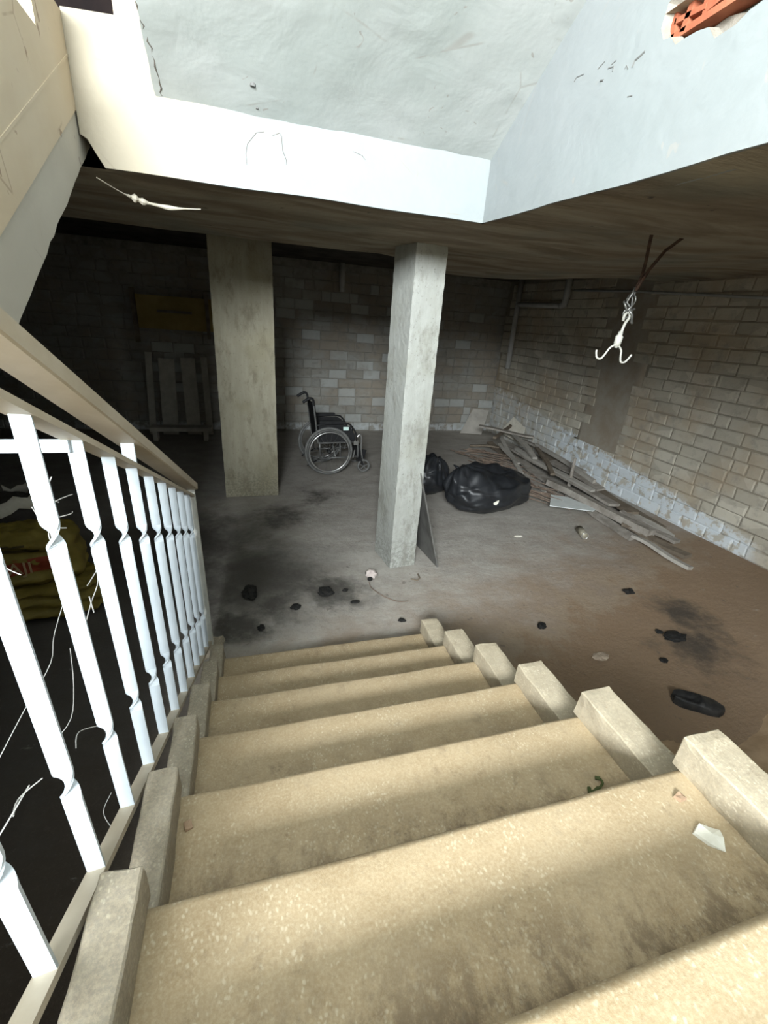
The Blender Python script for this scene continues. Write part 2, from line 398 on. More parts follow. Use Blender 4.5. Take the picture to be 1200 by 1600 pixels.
M_pale = simple('pale_flake', (0.70, 0.67, 0.57), (0.82, 0.79, 0.70), 25, 0.8, 0.3)
M_pink = simple('pinkish_rag', (0.50, 0.42, 0.39), (0.62, 0.55, 0.50), 25, 0.9, 0.3)
M_leaf = simple('dry_green_leaf', (0.05, 0.07, 0.02), (0.09, 0.10, 0.035), 25, 0.8, 0.3)
M_chipbrown = simple('brown_chip', (0.33, 0.22, 0.14), (0.45, 0.31, 0.21), 25, 0.8, 0.3)
M_shoe = simple('black_rubber_shoe', (0.015, 0.015, 0.016), (0.045, 0.043, 0.04), 20, 0.5, 0.2)
M_sack = simple('yellow_woven_sack', (0.17, 0.125, 0.022), (0.25, 0.19, 0.04), 6, 0.6, 0.4, dist=0.01)
M_red = simple('red_print', (0.22, 0.035, 0.015), (0.28, 0.055, 0.022), 20, 0.6, 0.1)
M_print = simple('pale_print', (0.42, 0.30, 0.16), (0.5, 0.36, 0.2), 20, 0.6, 0.0)
M_darkprint = simple('dark_print', (0.05, 0.035, 0.01), (0.07, 0.05, 0.015), 20, 0.6, 0.0)
M_dsack = simple('dark_sacking', (0.035, 0.03, 0.026), (0.06, 0.052, 0.045), 10, 0.9, 0.5)
M_paper = simple('torn_pale_paper', (0.62, 0.58, 0.48), (0.74, 0.70, 0.60), 12, 0.85, 0.4)
M_web = simple('dusty_cobweb', (0.40, 0.39, 0.36), (0.52, 0.51, 0.48), 30, 0.9, 0.0)
M_webp = simple('cream_web_dust', (0.66, 0.60, 0.47), (0.76, 0.71, 0.58), 30, 0.9, 0.2)
M_pvc = simple('dirty_pvc', (0.42, 0.42, 0.40), (0.52, 0.52, 0.50), 9, 0.5, 0.05)
M_conduit = simple('grey_conduit', (0.30, 0.30, 0.29), (0.38, 0.38, 0.37), 9, 0.6, 0.05)
M_terra = simple('red_hollow_clay', (0.36, 0.10, 0.05), (0.43, 0.15, 0.08), 20, 0.85, 0.25)
M_tdark = simple('deep_red_clay', (0.16, 0.05, 0.03), (0.22, 0.075, 0.045), 20, 0.9, 0.3)
M_hm = simple('exposed_mortar', (0.24, 0.215, 0.175), (0.32, 0.29, 0.245), 18, 0.95, 0.7, space='w', dist=0.015)
M_panelb = simple('grey_sheet_board', (0.10, 0.096, 0.088), (0.15, 0.146, 0.133), 6, 0.8, 0.2)
M_can = simple('dull_tin', (0.30, 0.27, 0.2), (0.42, 0.38, 0.30), 12, 0.5, 0.2, metal=0.3)
M_glasswhite = simple('white_sheet_offcut', (0.66, 0.70, 0.68), (0.76, 0.79, 0.77), 12, 0.5, 0.1)
M_door = simple('door_frame_paint', (0.55, 0.50, 0.42), (0.62, 0.57, 0.49), 12, 0.6, 0.1)

# ================================================================== STRUCTURE
XR, YF, XL, YN = 4.65, 5.5, -3.6, -4.3        # right, far, left, near limits of the basement
ZC = 2.62
RISE, RUN, W = 0.1579, 0.30, 1.129
ZL = 8 * RISE                                  # entrance landing

def nz(x, y, s=1.0, k=0.0): return noise.noise(Vector((x * s, y * s, k)))

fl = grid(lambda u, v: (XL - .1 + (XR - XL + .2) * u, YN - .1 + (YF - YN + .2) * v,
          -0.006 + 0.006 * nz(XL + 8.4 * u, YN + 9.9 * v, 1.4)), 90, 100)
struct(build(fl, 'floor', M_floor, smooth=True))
struct(build(MB().box(((XL + XR) / 2, (0.6 + YF) / 2 + .05, ZC + .06), (XR - XL + .2, YF - 0.6 + .1, .12)), 'ceiling', M_slabdark))

# lower slab around the stairwell opening (uneven soffit)
def zs(x, y):
    r = min(1, max(0, (x - 2.2) / 2.4)); r = r * r * (3 - 2 * r)
    z = 2.302 + 0.15 * r
    if y < 0: z -= 0.05 * min(1, -y / 1.3) * max(0, 1 - (x - 1.3) / 1.6)
    k = min(1, max(0.25, max(y if x < 1.3 else x - 1.3, 0) / 0.5))
    return z + k * 0.014 * noise.noise(Vector((x * 0.9, y * 2.6, 3))) + 0.004 * noise.noise(Vector((x * 3, y * 6, 9)))
def yedge(x):
    r = min(1, max(0, (x - 1.1) / 0.9)); r = r * r * (3 - 2 * r)
    return 1.36 + 0.85 * r + 0.03 * noise.noise(Vector((x * 2, 0, 5)))
sl = MB()
for (x0, x1, yl, nu, nv) in ((-2.4, 1.30, 0.0, 60, 24), (1.30, XR, YN, 56, 70)):
    def fn(u, v, x0=x0, x1=x1, yl=yl):
        x = x0 + (x1 - x0) * u; y = yl + (yedge(x) - yl) * v
        return (x, y, zs(x, y))
    g = grid(fn, nu, nv); sl.add(g.v, g.f)
    def sk(u, v, x0=x0, x1=x1):
        x = x0 + (x1 - x0) * u; y = yedge(x); return (x, y, zs(x, y) + (ZC + .02 - zs(x, y)) * v)
    g = grid(sk, nu, 2); sl.add(g.v, g.f)
    def tp(u, v, x0=x0, x1=x1, yl=yl):
        x = x0 + (x1 - x0) * u; return (x, yl + (yedge(x) + .01 - yl) * v, ZC + .02)
    g = grid(tp, nu, 2); sl.add(g.v, g.f)
struct(build(sl, 'ceiling_stairwell', M_slab, smooth=True))

# --- block walls, each block a piece of its own
def brick_mesh(L, D, H, seed):
    rr = random.Random(seed); m = MB(); b = 0.007
    # front face pillow: 4 back corners, 8-gon front, slightly irregular
    hx, hz = L / 2, H / 2
    j = lambda a: rr.uniform(-a, a)
    back = [(-hx, D, -hz), (hx, D, -hz), (hx, D, hz), (-hx, D, hz)]
    mid = [(-hx + j(.004), b, -hz + j(.004)), (hx + j(.004), b, -hz + j(.004)), (hx + j(.004), b, hz + j(.004)), (-hx + j(.004), b, hz + j(.004))]
    fr = [(-hx + b + .008 * rr.random(), j(.003), -hz + b + .006 * rr.random()), (hx - b - .008 * rr.random(), j(.003), -hz + b + .006 * rr.random()),
          (hx - b - .008 * rr.random(), j(.003), hz - b - .006 * rr.random()), (-hx + b + .008 * rr.random(), j(.003), hz - b - .006 * rr.random())]
    fs = []
    for a in (0, 4):
        for i in range(4): fs.append((a + i, a + (i + 1) % 4, a + 4 + (i + 1) % 4, a + 4 + i))
    fs += [(8, 9, 10, 11), (3, 2, 1, 0)]
    return m.add(back + mid + fr, fs)

def brick_wall(parent, mat, a0, a1, z1, L, H, place, keep, skip=None, joint=0.010, seed=1):
    """place(a, z, proud) -> matrix; keep(a, z) -> priority (smaller = an object of its own)"""
    rr = random.Random(seed)
    vars_ = [brick_mesh(L - joint, 0.05, H - joint, seed * 10 + k).mesh('brick') for k in range(5)]
    half = [brick_mesh(L / 2 - joint, 0.05, H - joint, seed * 10 + 7 + k).mesh('brick') for k in range(2)]
    for me in vars_ + half: me.materials.append(mat)
    cells = []
    row = 0; z = H / 2
    while z < z1:
        a = a0 + (0 if row % 2 == 0 else -L / 2) + rr.uniform(-.03, .03)
        while a < a1 + L / 2:
            ln = L
            me = rr.choice(vars_)
            if rr.random() < 0.13: ln = L / 2; me = rr.choice(half)
            c = a + ln / 2
            if a0 - .05 < c < a1 + .05 and not (skip and skip(c, z)):
                cells.append((keep(c, z), c, z + rr.uniform(-.004, .004) + .007 * math.sin(c * 1.7 + row * .6), rr.uniform(-.004, .005), rr.uniform(-.010, .010), me))
            a += ln
        row += 1; z += H
    cells.sort(key=lambda t: t[0])
    rest = MB()
    for i, (k, c, z, pr, tl, me) in enumerate(cells):
        mw = place(c, z, pr, tl)
        if i < 298 and k < 900:
            o = bpy.data.objects.new('brick', me); COL.objects.link(o); o.parent = parent; o.matrix_local = mw
        else:
            rest.add([mw @ v.co for v in me.vertices], [tuple(p.vertices) for p in me.polygons])
    if rest.v:
        stuff(build(rest, 'brickwork', mat, parent))

wf = struct(build(MB().box(((XL + XR) / 2, YF + .0985, ZC / 2), (XR - XL + .3, .2, ZC + .1)), 'wall_far', M_mortar), 'dim block wall at the far end of the basement')
def pf(c, z, pr, tl): return Matrix.Translation((c, YF - .012 + pr, z)) @ Matrix.Rotation(tl, 4, 'Y')
brick_wall(wf, M_brickF, XL, XR - .02, ZC - .05, 0.30, 0.148, pf, lambda c, z: (0 if c > -1.9 else 50) + abs(c - 2.2) * 0.55 + abs(z - 1.0), seed=3)
wr = struct(build(MB().box((XR + .0985, (YN + YF) / 2, ZC / 2), (.2, YF - YN + .3, ZC + .1)), 'wall_right', M_mortR), 'block wall along the right with flaking whitewash at its foot')
def prr(c, z, pr, tl): return Matrix.Translation((XR - .012 + pr, c, z)) @ Matrix.Rotation(-math.pi / 2, 4, 'Z') @ Matrix.Rotation(tl, 4, 'Y')
PIER = (2.22, 2.92)
brick_wall(wr, M_brickR, YN, YF - .02, ZC - .05, 0.29, 0.122, prr,
           lambda c, z: (0 if c > 0.1 else 500) + abs(c - 2.0) * 0.35 + z * 1.2, skip=lambda c, z: PIER[0] < c < PIER[1] and z > 0.45, seed=5)
pm = rough_box((.05, PIER[1] - PIER[0] + .22, ZC - .35), (2, 8, 24), .002, 5, 3.0)
o = build(pm, 'rendered_pier', M_pier, wr, True, (XR + .0205, sum(PIER) / 2, .42))
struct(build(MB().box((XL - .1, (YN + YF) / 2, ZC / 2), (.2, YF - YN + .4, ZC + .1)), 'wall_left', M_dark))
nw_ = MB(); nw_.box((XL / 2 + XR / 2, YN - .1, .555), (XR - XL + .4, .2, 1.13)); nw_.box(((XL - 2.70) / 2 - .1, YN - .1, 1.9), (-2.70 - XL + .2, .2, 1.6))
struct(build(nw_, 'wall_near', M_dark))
cl_ = MB(); cl_.box(((XL - 1.5) / 2 - .1, (YN + .62) / 2 - .1, ZC + .06), (-1.5 - XL + .2, .62 - YN + .2, .12))
struct(build(cl_, 'ceiling_left', M_slabdark))
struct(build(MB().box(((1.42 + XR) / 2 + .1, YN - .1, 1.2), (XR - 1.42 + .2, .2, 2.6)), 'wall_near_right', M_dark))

# --- white downstand at the far edge of the opening (L-shaped)
def beam_mat():
    t = NT('white_to_cream_plaster'); p = t.world(); X, Y, Z = t.xyz(p)
    big = t.noise(p, 2.6, 4, 0.6); fine = t.noise(p, 26, 6, 0.7); warp = t.noise(p, 5, 3, 0.6)
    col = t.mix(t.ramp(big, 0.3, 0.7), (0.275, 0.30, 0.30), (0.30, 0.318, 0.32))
    e = t.math('ADD', X, t.math('MULTIPLY', t.math('SUBTRACT', big, 0.5), 0.25))
    e = t.math('ADD', e, t.math('MULTIPLY', t.math('SUBTRACT', 2.45, Z), 0.35))
    col = t.mix(t.ramp(e, -0.12, 0.20, 0.9, 0), col, (0.37, 0.32, 0.235))
    sc_ = t.noise(t.vscale(p, (1, 1, 0.55)), 17, 2, 0.4, 1.0)
    chips = t.math('MULTIPLY', t.ramp(sc_, 0.70, 0.73), t.ramp(warp, 0.50, 0.60))
    cr = t.vor(p, 3.1, 'DISTANCE_TO_EDGE')
    crack = t.math('MULTIPLY', t.ramp(cr, 0.003, 0.012, 1.0, 0.0), t.ramp(warp, 0.52, 0.62))
    col = t.mix(t.math('MULTIPLY', t.math('MAXIMUM', chips, crack), 0.5), col, (0.28, 0.24, 0.19))
    return t.done(col, 0.75, t.bump(fine, 0.2, 0.005, t.bump(big, 0.4, 0.03)), spec=0.25)
M_beam = beam_mat()
poly = [(-.36, 2.40), (-.338, 2.388), (-.318, 2.35), (-.300, 2.32), (-.292, 2.306)]
for i in range(17):
    x = -.28 + 1.57 * i / 16; poly.append((x, zs(x, 0) + .004))
poly += [(1.30, zs(1.3, 0) + .004), (1.30, 2.60), (-.07, 2.60), (-.085, 2.76), (-.36, 2.745)]
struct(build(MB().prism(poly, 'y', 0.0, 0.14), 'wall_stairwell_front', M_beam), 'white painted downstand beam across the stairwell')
# strip of cream wall over the stub of the beam
struct(build(MB().prism([(-.20, 2.735), (-.08, 2.735), (-.08, 4.6), (-.20, 4.6)], 'y', .02, .14), 'trim_1', M_cream))

# --- white wall on the right of the stairwell, with a hole broken into the plaster
hole = [(-.929, 2.613), (-.947, 2.584), (-.974, 2.578), (-.997, 2.554), (-1.018, 2.556), (-1.062, 2.554), (-1.096, 2.547), (-1.122, 2.516), (-1.174, 2.519), (-1.202, 2.532), (-1.239, 2.536), (-1.262, 2.575), (-1.201, 2.640), (-1.069, 2.680), (-.978, 2.690), (-.936, 2.66)]
bm = bmesh.new()
out = [(0.0, zs(1.3, 0) + .004)]
for i in range(1, 30):
    y = -i * .09; out.append((y, zs(1.3001, y) + .004))
out += [(-5.2, 2.25), (-5.2, 6.0), (0.0, 6.0)]
def loop(pts, x):
    vs = [bm.verts.new((x, y, z)) for y, z in pts]
    return vs, [bm.edges.new((vs[i], vs[(i + 1) % len(vs)])) for i in range(len(vs))]
vo, eo = loop(out, 1.30); vh, eh = loop(hole, 1.30)
bmesh.ops.triangle_fill(bm, use_beauty=True, use_dissolve=False, edges=eo + eh)
vh2 = []
for i, (y, z) in enumerate(hole):
    c = (-1.09, 2.60); k = .90
    vh2.append(bm.verts.new((1.33 + .006 * math.sin(i * 2.1), c[0] + (y - c[0]) * k, c[1] + (z - c[1]) * k)))
me = bpy.data.meshes.new('wall_stairwell_right')
for i in range(len(vh)):
    bm.faces.new((vh[i], vh[(i + 1) % len(vh)], vh2[(i + 1) % len(vh)], vh2[i])).material_index = 1
vb = [bm.verts.new((1.42, y, z)) for y, z in out]
for i in range(len(out)):
    bm.faces.new((vo[i], vb[i], vb[(i + 1) % len(vo)], vo[(i + 1) % len(vo)]))
bm.faces.new(vb)
bmesh.ops.recalc_face_normals(bm, faces=bm.faces[:]); bm.to_mesh(me); bm.free()
me.materials.append(M_white); me.materials.append(M_hm)
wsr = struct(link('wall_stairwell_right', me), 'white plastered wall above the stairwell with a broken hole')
# mortar bed and hollow clay brick in the hole
mt = MB()
pts = [(-1.09 + (y + 1.09) * 1.0, 2.60 + (z - 2.60) * 1.0) for y, z in hole]
mt.prism(pts, 'x', 1.375, 1.40)
build(mt, 'mortar_bed', M_hm, wsr)
mt = grid(lambda u, v: (1.352 + .008 * noise.noise(Vector((u * 9, v * 5, 2))) + .012 * abs(v - .5), -1.02 - .24 * u, 2.520 + .05 * v + .01 * math.sin(u * 7)), 14, 4)
build(mt, 'mortar_lump', M_hm, wsr, True)
hb = MB()
yz = lambda y, z: (1.338, y, z)
# brick shell: long lower web, vertical webs and outer face broken open to show the cells
hb.bar((1.345, -.948, 2.588), (1.345, -1.24, 2.590), .05, .016, (0, 0, 1))
hb.bar((1.345, -.952, 2.585), (1.345, -.944, 2.655), .05, .014, (0, 1, 0))
hb.bar((1.345, -.985, 2.588), (1.345, -1.010, 2.70), .05, .016, (0, 1, 0))
hb.bar((1.345, -.950, 2.622), (1.345, -1.045, 2.612), .05, .012, (0, 0, 1))
hb.bar((1.348, -1.035, 2.612), (1.348, -1.22, 2.640), .05, .030, (0, 0, 1))
hb.bar((1.345, -1.11, 2.60), (1.345, -1.12, 2.70), .05, .014, (0, 1, 0))
hbo = build(hb, 'hollow_brick', M_terra, wsr)
build(MB().prism([(-.94, 2.585), (-1.24, 2.585), (-1.24, 2.70), (-.94, 2.70)], 'x', 1.362, 1.374), 'brick_cell', M_tdark, hbo)

# --- sloping underside of the flight overhead
SL = 0.5263
def sof(y): return 2.552 - SL * y
uf = grid(lambda u, v: (-.087 + .008 * nz(v * 30, 0, 1) * (u < .05) + 1.40 * u, .12 - 3.2 * v, sof(.12 - 3.2 * v) + .007 * noise.noise(Vector((u * 4, v * 9, 0))) + .004 * noise.noise(Vector((u * 14, v * 30, 3)))), 60, 90)
n0 = len(uf.v)
b = MB(); b.add(uf.v, uf.f)
prof = [(.12, sof(.12) + .003), (.12, sof(.12) + .16), (-3.08, sof(-3.08) + .16), (-3.08, sof(-3.08) + .003)]
b.prism(prof, 'x', -.085, 1.31)
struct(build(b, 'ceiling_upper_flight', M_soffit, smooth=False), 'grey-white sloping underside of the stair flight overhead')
for p in bpy.data.objects['ceiling_upper_flight'].data.polygons:
    if len(p.vertices) == 4 and p.area < .02: p.use_smooth = True

# --- flight at the left climbing away: cream side with a grey rendered edge
steps = [(0.14, 2.735), (-.29, 2.735), (-.29, 2.575), (-.45, 2.575), (-.47, 2.60), (-2.72, 1.36)]
low = [(-2.72, 1.26), (-2.72, .70)]
for i in range(61):
    y = -2.60 + 2.74 * i / 60
    low.append((y, 2.375 + .64 * (y - .1) + .022 * noise.noise(Vector((y * 6, 1, 1))) + .010 * noise.noise(Vector((y * 19, 4, 1)))))
band = [(y, 2.579 + .595 * (y - .184)) for y in (.14, -.6, -1.4, -2.1)]
struct(build(MB().prism(steps + [(-2.72, .9)] + [(y, z) for y, z in band[::-1]], 'x', -1.5, -.36), 'wall_side_flight', M_cream), 'cream side of the flight climbing away at the left')
struct(build(MB().prism(low[1:] + [(.14, 2.545)] + [(y, z + .004) for y, z in band[1:]] + [(-2.72, .86)], 'x', -1.5, -.366), 'trim_2', M_edge), 'grey rendered lower edge of the side flight')

build(MB().bar((-.3595, -1.6, 1.66), (-.3595, .12, 2.692), .003, .008), 'plaster_ridge', M_cream, bpy.data.objects['wall_side_flight'])
# --- entrance landing and hall behind the camera, with the street door that lets the daylight in
YH = -5.2
struct(build(MB().box((-.65, (YH - 2.72) / 2, ZL - .08), (4.1, -YH - 2.72, .16)), 'floor_landing', M_block))
hl = MB(); hl.box((-1.62, -1.12, 3.6), (.12, 3.2, 4.9)); hl.box((-2.76, -3.96, 3.6), (.12, 2.48, 4.9)); hl.box((-2.19, -2.66, 3.6), (1.14, .12, 4.9))
struct(build(hl, 'wall_hall_left', M_hall))
bw = MB(); bw.box((.575, YH - .06, 3.6), (1.65, .12, 4.9)); bw.box((-1.15, YH - .06, 1.91), (1.8, .12, 1.52)); bw.box((-1.15, YH - .06, 4.94), (1.8, .12, 2.22)); bw.box((-2.40, YH - .06, 3.6), (.70, .12, 4.9))
struct(build(bw, 'wall_hall_back', M_hall))
struct(build(MB().box((-.65, -2.5, 6.06), (4.2, 5.6, .12)), 'ceiling_hall', M_hall))
struct(build(MB().box((1.36, (YH - 3.3) / 2, 1.75), (.10, -YH - 3.3, 1.02)), 'wall_landing_right', M_hall))
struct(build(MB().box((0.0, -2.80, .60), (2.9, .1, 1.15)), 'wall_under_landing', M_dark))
dr = MB()
for x in (-2.03, -.27): dr.box((x, YH + .0, 3.25), (.05, .10, 1.16))
for z in (2.68, 3.82): dr.box((-1.15, YH + .0, z), (1.8, .10, .05))
struct(build(dr, 'window_1', M_door), 'frame of the tall hall window')
# near-black panels, painted as the darkness of the room over the side flight
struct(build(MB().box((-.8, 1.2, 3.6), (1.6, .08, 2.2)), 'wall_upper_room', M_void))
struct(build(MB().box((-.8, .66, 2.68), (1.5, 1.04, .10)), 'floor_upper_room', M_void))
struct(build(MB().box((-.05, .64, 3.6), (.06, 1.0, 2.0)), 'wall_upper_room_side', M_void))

# cracks, scratches and flaked spots in the plaster
M_crack = simple('crack_shadow_grey', (0.10, 0.085, 0.07), (0.16, 0.14, 0.12), 30, 0.95, 0.2)
M_scr = simple('scratched_render', (0.13, 0.13, 0.125), (0.19, 0.19, 0.18), 30, 0.95, 0.2)
WFO = bpy.data.objects['wall_stairwell_front']; WUO = bpy.data.objects['ceiling_upper_flight']
for pl_ in ([(.227, 0, 2.386), (.222, 0, 2.423), (.235, 0, 2.456), (.267, 0, 2.497), (.297, 0, 2.504)],
            [(.329, 0, 2.496), (.356, 0, 2.509), (.369, 0, 2.50), (.368, 0, 2.454), (.383, 0, 2.424), (.385, 0, 2.407)],
            [(.662, 0, 2.492), (.698, 0, 2.484), (.718, 0, 2.471)]):
    n_ = len(pl_); build(MB().tube([(x + .003 * math.sin(i * 2.3), y, z) for i, (x, y, z) in enumerate(pl_)], [.0008] + [.0013] * (n_ - 2) + [.0008], 5), 'crack', M_crack, WFO)
for pl_, r_ in (([(-.562, 2.631), (-.572, 2.639), (-.61, 2.634)], .0022), ([(-.682, 2.62), (-.71, 2.628)], .002), ([(-.734, 2.603), (-.76, 2.598), (-.759, 2.586)], .0024), ([(-.746, 2.607), (-.766, 2.61)], .002),
                ([(-.814, 2.572), (-.819, 2.579), (-.829, 2.567)], .002), ([(-.847, 2.565), (-.852, 2.577), (-.872, 2.58), (-.886, 2.584)], .0032), ([(-.707, 2.583), (-.723, 2.579)], .0034), ([(-.853, 2.496), (-.874, 2.492)], .002)):
    build(MB().tube([(1.3005, y, z) for y, z in pl_], r_, 6), 'scratch', M_scr, wsr)
cp = [(-.091, -.265, 2.69), (-.086, -.231, 2.673), (-.085, -.195, 2.653), (-.075, -.151, 2.63), (-.074, -.096, 2.601), (-.070, -.047, 2.576), (-.076, -.004, 2.553)]
build(MB().tube([(x + .004 * math.sin(i * 2.9) + .006, y, sof(y) + .001) for i, (x, y, z) in enumerate(smooth_pts(cp, 3))], [.0022 + .0012 * math.sin(i * 1.7) for i in range(len(smooth_pts(cp, 3)))], 6), 'crack', M_crack, WUO)
for (x, y, r_) in ((.258, -.104, .010), (.274, -.03, .006)):
    build(MB().tube([(x, y, sof(y) - .0055), (x + .001, y, sof(y) + .004)], [r_, r_ * 1.2], 9), 'flaked_spot', M_scr, WUO)

# ================================================================== STAIRCASE
st = empty('staircase', (0, 0, 0)); tag(st, 'beige terrazzo staircase descending to the basement floor', 'staircase')
body = [(-.30, 0.0)]
for k in range(1, 9):
    body += [(-RUN * k + .0, RISE * k - .05)] + ([(-RUN * (k + 1), RISE * k - .05)] if k < 8 else [])
body = [(-.325, 0.0)]
for k in range(1, 9):
    body += [(-.325 - RUN * (k - 1), RISE * k - .045), (-.325 - RUN * k, RISE * k - .045)]
body += [(-2.72, .9), (-2.4, .55), (-1.2, 0.0)]
build(MB().prism(body, 'x', -.02, 1.17), 'stair_body', M_block, st)
def tread_mesh(k):
    m = MB(); ny, nx = 10, 40; prof = []
    D, T = .335, .045
    pr = [(-D, 0)] + [(-D + (D - .018) * i / 8, 0) for i in range(1, 9)] + [(-.008, -.004), (-.001, -.014), (0, -.025), (-.004, -.038), (-.012, -.045), (-D, -.045)]
    vs = []
    for i in range(nx + 1):
        x = -.06 + (W + .14) * i / nx
        for (y, z) in pr:
            jy = .0035 * noise.noise(Vector((x * 6, k * 3.1, 0))) if y > -.02 else 0
            jz = .0025 * noise.noise(Vector((x * 4, y * 9, k * 2.2))) if z > -.03 else 0
            vs.append((x, y + jy, z + jz))
    n = len(pr); fs = [tuple(range(n)), tuple(range(nx * n, nx * n + n))[::-1]]
    for i in range(nx):
        for j in range(n): fs.append((i * n + j, (i + 1) * n + j, (i + 1) * n + (j + 1) % n, i * n + (j + 1) % n))
    return m.add(vs, fs)
for k in range(1, 9):
    o = build(tread_mesh(k), 'tread', M_tread, st, True, (0, -RUN * k, RISE * k))
    o.data.polygons.foreach_set('use_smooth', [len(p.vertices) == 4 for p in o.data.polygons])
# kerb blocks at both ends of every tread
for k in range(1, 9):
    for side in (0, 1):
        wd = .105 if side else .066
        hh = .088
        bmx = rough_box((wd, .318, hh), (5, 12, 5), .0022, 22, k * 3.7 + side * 11, .0015)
        o = build(bmx, 'kerb_block', M_block if side else M_blockL, st, False)
        x = W - .028 + wd / 2 if side else -.066 / 2 + .002
        o.location = (x, -RUN * k - .150 + random.uniform(-.006, .006), RISE * k - .004)
        o.rotation_euler = (0, 0, random.uniform(-.012, .012))
        md = o.modifiers.new('bevel', 'BEVEL'); md.width = .003; md.segments = 1; md.limit_method = 'ANGLE'; md.angle_limit = 1.0

# ================================================================== RAILING
rl = empty('stair_railing', (-.09, -.08, 0)); tag(rl, 'white iron stair railing with twisted flat balusters and cream handrail', 'railing')
def P(x, y, z): return (x + .09, y + .08, z)
def lerp(a, b, t): return tuple(a[i] + (b[i] - a[i]) * t for i in range(3))
def line_at(a, b, y): return lerp(a, b, (y - a[1]) / (b[1] - a[1]))
HA, HB = (-.105, -1.635, 1.822), (-.105, -.06, 1.035)       # handrail centre line
MA, MBB = (-.105, -1.58, 1.706), (-.105, -.07, .986)         # mid rail
BA, BB = (-.088, -1.762, .968), (-.094, -.10, .108)          # bottom rail
ext = lambda a, b, y: line_at(a, b, y)
build(MB().bar(P(*ext(HA, HB, -2.7)), P(*HB), .060, .032, bev=.003), 'handrail', M_rail, rl)
build(MB().bar(P(*ext(MA, MBB, -2.7)), P(*ext(MA, MBB, -.08)), .034, .012), 'mid_rail', M_rail, rl)
build(MB().bar(P(*ext(BA, BB, -2.7)), P(*ext(BA, BB, -.09)), .028, .014), 'bottom_rail', M_rail, rl)
def baluster(y, k):
    b0 = Vector(ext(BA, BB, y)) + Vector((0, 0, .006)); t0 = Vector(ext(MA, MBB, y)) - Vector((0, 0, .004))
    H = (t0 - b0).length; d = (t0 - b0).normalized()
    zl, zu = .213, H - .190; tw = .030
    hs = [0]
    for c in (zl, zu): hs += [c - tw + 2 * tw * i / 14 for i in range(15)]
    hs.append(H); hs.sort()
    m = MB(); wd, th = .0255, .0060; vs = []
    rz = math.radians(8) + random.uniform(-.03, .03)
    for h in hs:
        a = rz
        for c in (zl, zu):
            t = min(1, max(0, (h - c + tw) / (2 * tw))); t = t * t * (3 - 2 * t) * .5 + t * .5; a += math.pi * t
        p = b0 + d * h
        ca, sa = math.cos(a), math.sin(a)
        for (u, v) in ((-wd / 2, -th / 2), (wd / 2, -th / 2), (wd / 2, th / 2), (-wd / 2, th / 2)):
            vs.append(P(p.x + ca * u - sa * v, p.y + sa * u + ca * v, p.z))
    n = len(hs); fs = [(0, 1, 2, 3), tuple(range(4 * n - 4, 4 * n))]
    for i in range(n - 1):
        for j in range(4): fs.append((4 * i + j, 4 * i + (j + 1) % 4, 4 * i + 4 + (j + 1) % 4, 4 * i + 4 + j))
    m.add(vs, fs)
    build(m, 'baluster', M_paint, rl)
for k in range(15):
    baluster(-1.735 + .168 * (k - 4) if k < 14 else 0, k) if k < 14 else None
build(MB().bar(P(-.088, -.085, -.02), P(-.105, -.085, 1.02), .034, .034, (0, 1, 0), bev=.003), 'post', M_post, rl)
# broken cement footing round the post
build(rough_box((.11, .10, .10), (4, 4, 4), .02, 14, 2.0), 'post_footing', M_blockL, rl, False, (.015, -.005, -.01))
for y in (-1.063, -2.40):
    a = Vector(ext(MA, MBB, y)); c = Vector(ext(HA, HB, y))
    build(MB().bar(P(*a), P(*(c - Vector((0, 0, .01)))), .030, .008, (0, 1, 0)), 'upright', M_paint, rl)
cb = Vector((-.11, -1.41, 1.607))
build(MB().bar(P(*cb), P(-.37, -1.41, cb.z), .008, .022), 'cross_bar', M_paint, rl)

# ================================================================== COLUMNS
c1 = rough_box((.545, .32, ZC - .01), (12, 8, 60), .0022, 20, 1.0)
tag(build(c1, 'concrete_column', M_colw, None, True, (.165, 2.58, 0)), 'wide square concrete column standing left of the wheelchair', 'column')
bpy.data.objects['concrete_column'].data.polygons.foreach_set('use_smooth', [False] * len(bpy.data.objects['concrete_column'].data.polygons))
c2 = rough_box((.222, .315, 2.33), (8, 10, 100), .0022, 26, 5.0)
o = build(c2, 'concrete_column', M_col, None, False, (1.305, .868, 0)); o.rotation_euler = (0, 0, math.radians(8))
tag(o, 'slender pale concrete column nearest the stair foot', 'column')

# sheet of board leaning on the slender column
q = [Vector((1.615, .655, .0)), Vector((1.56, 1.25, .0)), Vector((1.415, 1.02, .78)), Vector((1.405, .72, .80))]
nrm = (q[1] - q[0]).cross(q[3] - q[0]).normalized() * .011
pb = MB().add([p for p in q] + [p + nrm for p in q], [(0, 1, 2, 3), (7, 6, 5, 4), (0, 4, 5, 1), (1, 5, 6, 2), (2, 6, 7, 3), (3, 7, 4, 0)])
tag(build(pb, 'leaning_board', M_panelb), 'thin dark board leaning against the slender column', 'board')

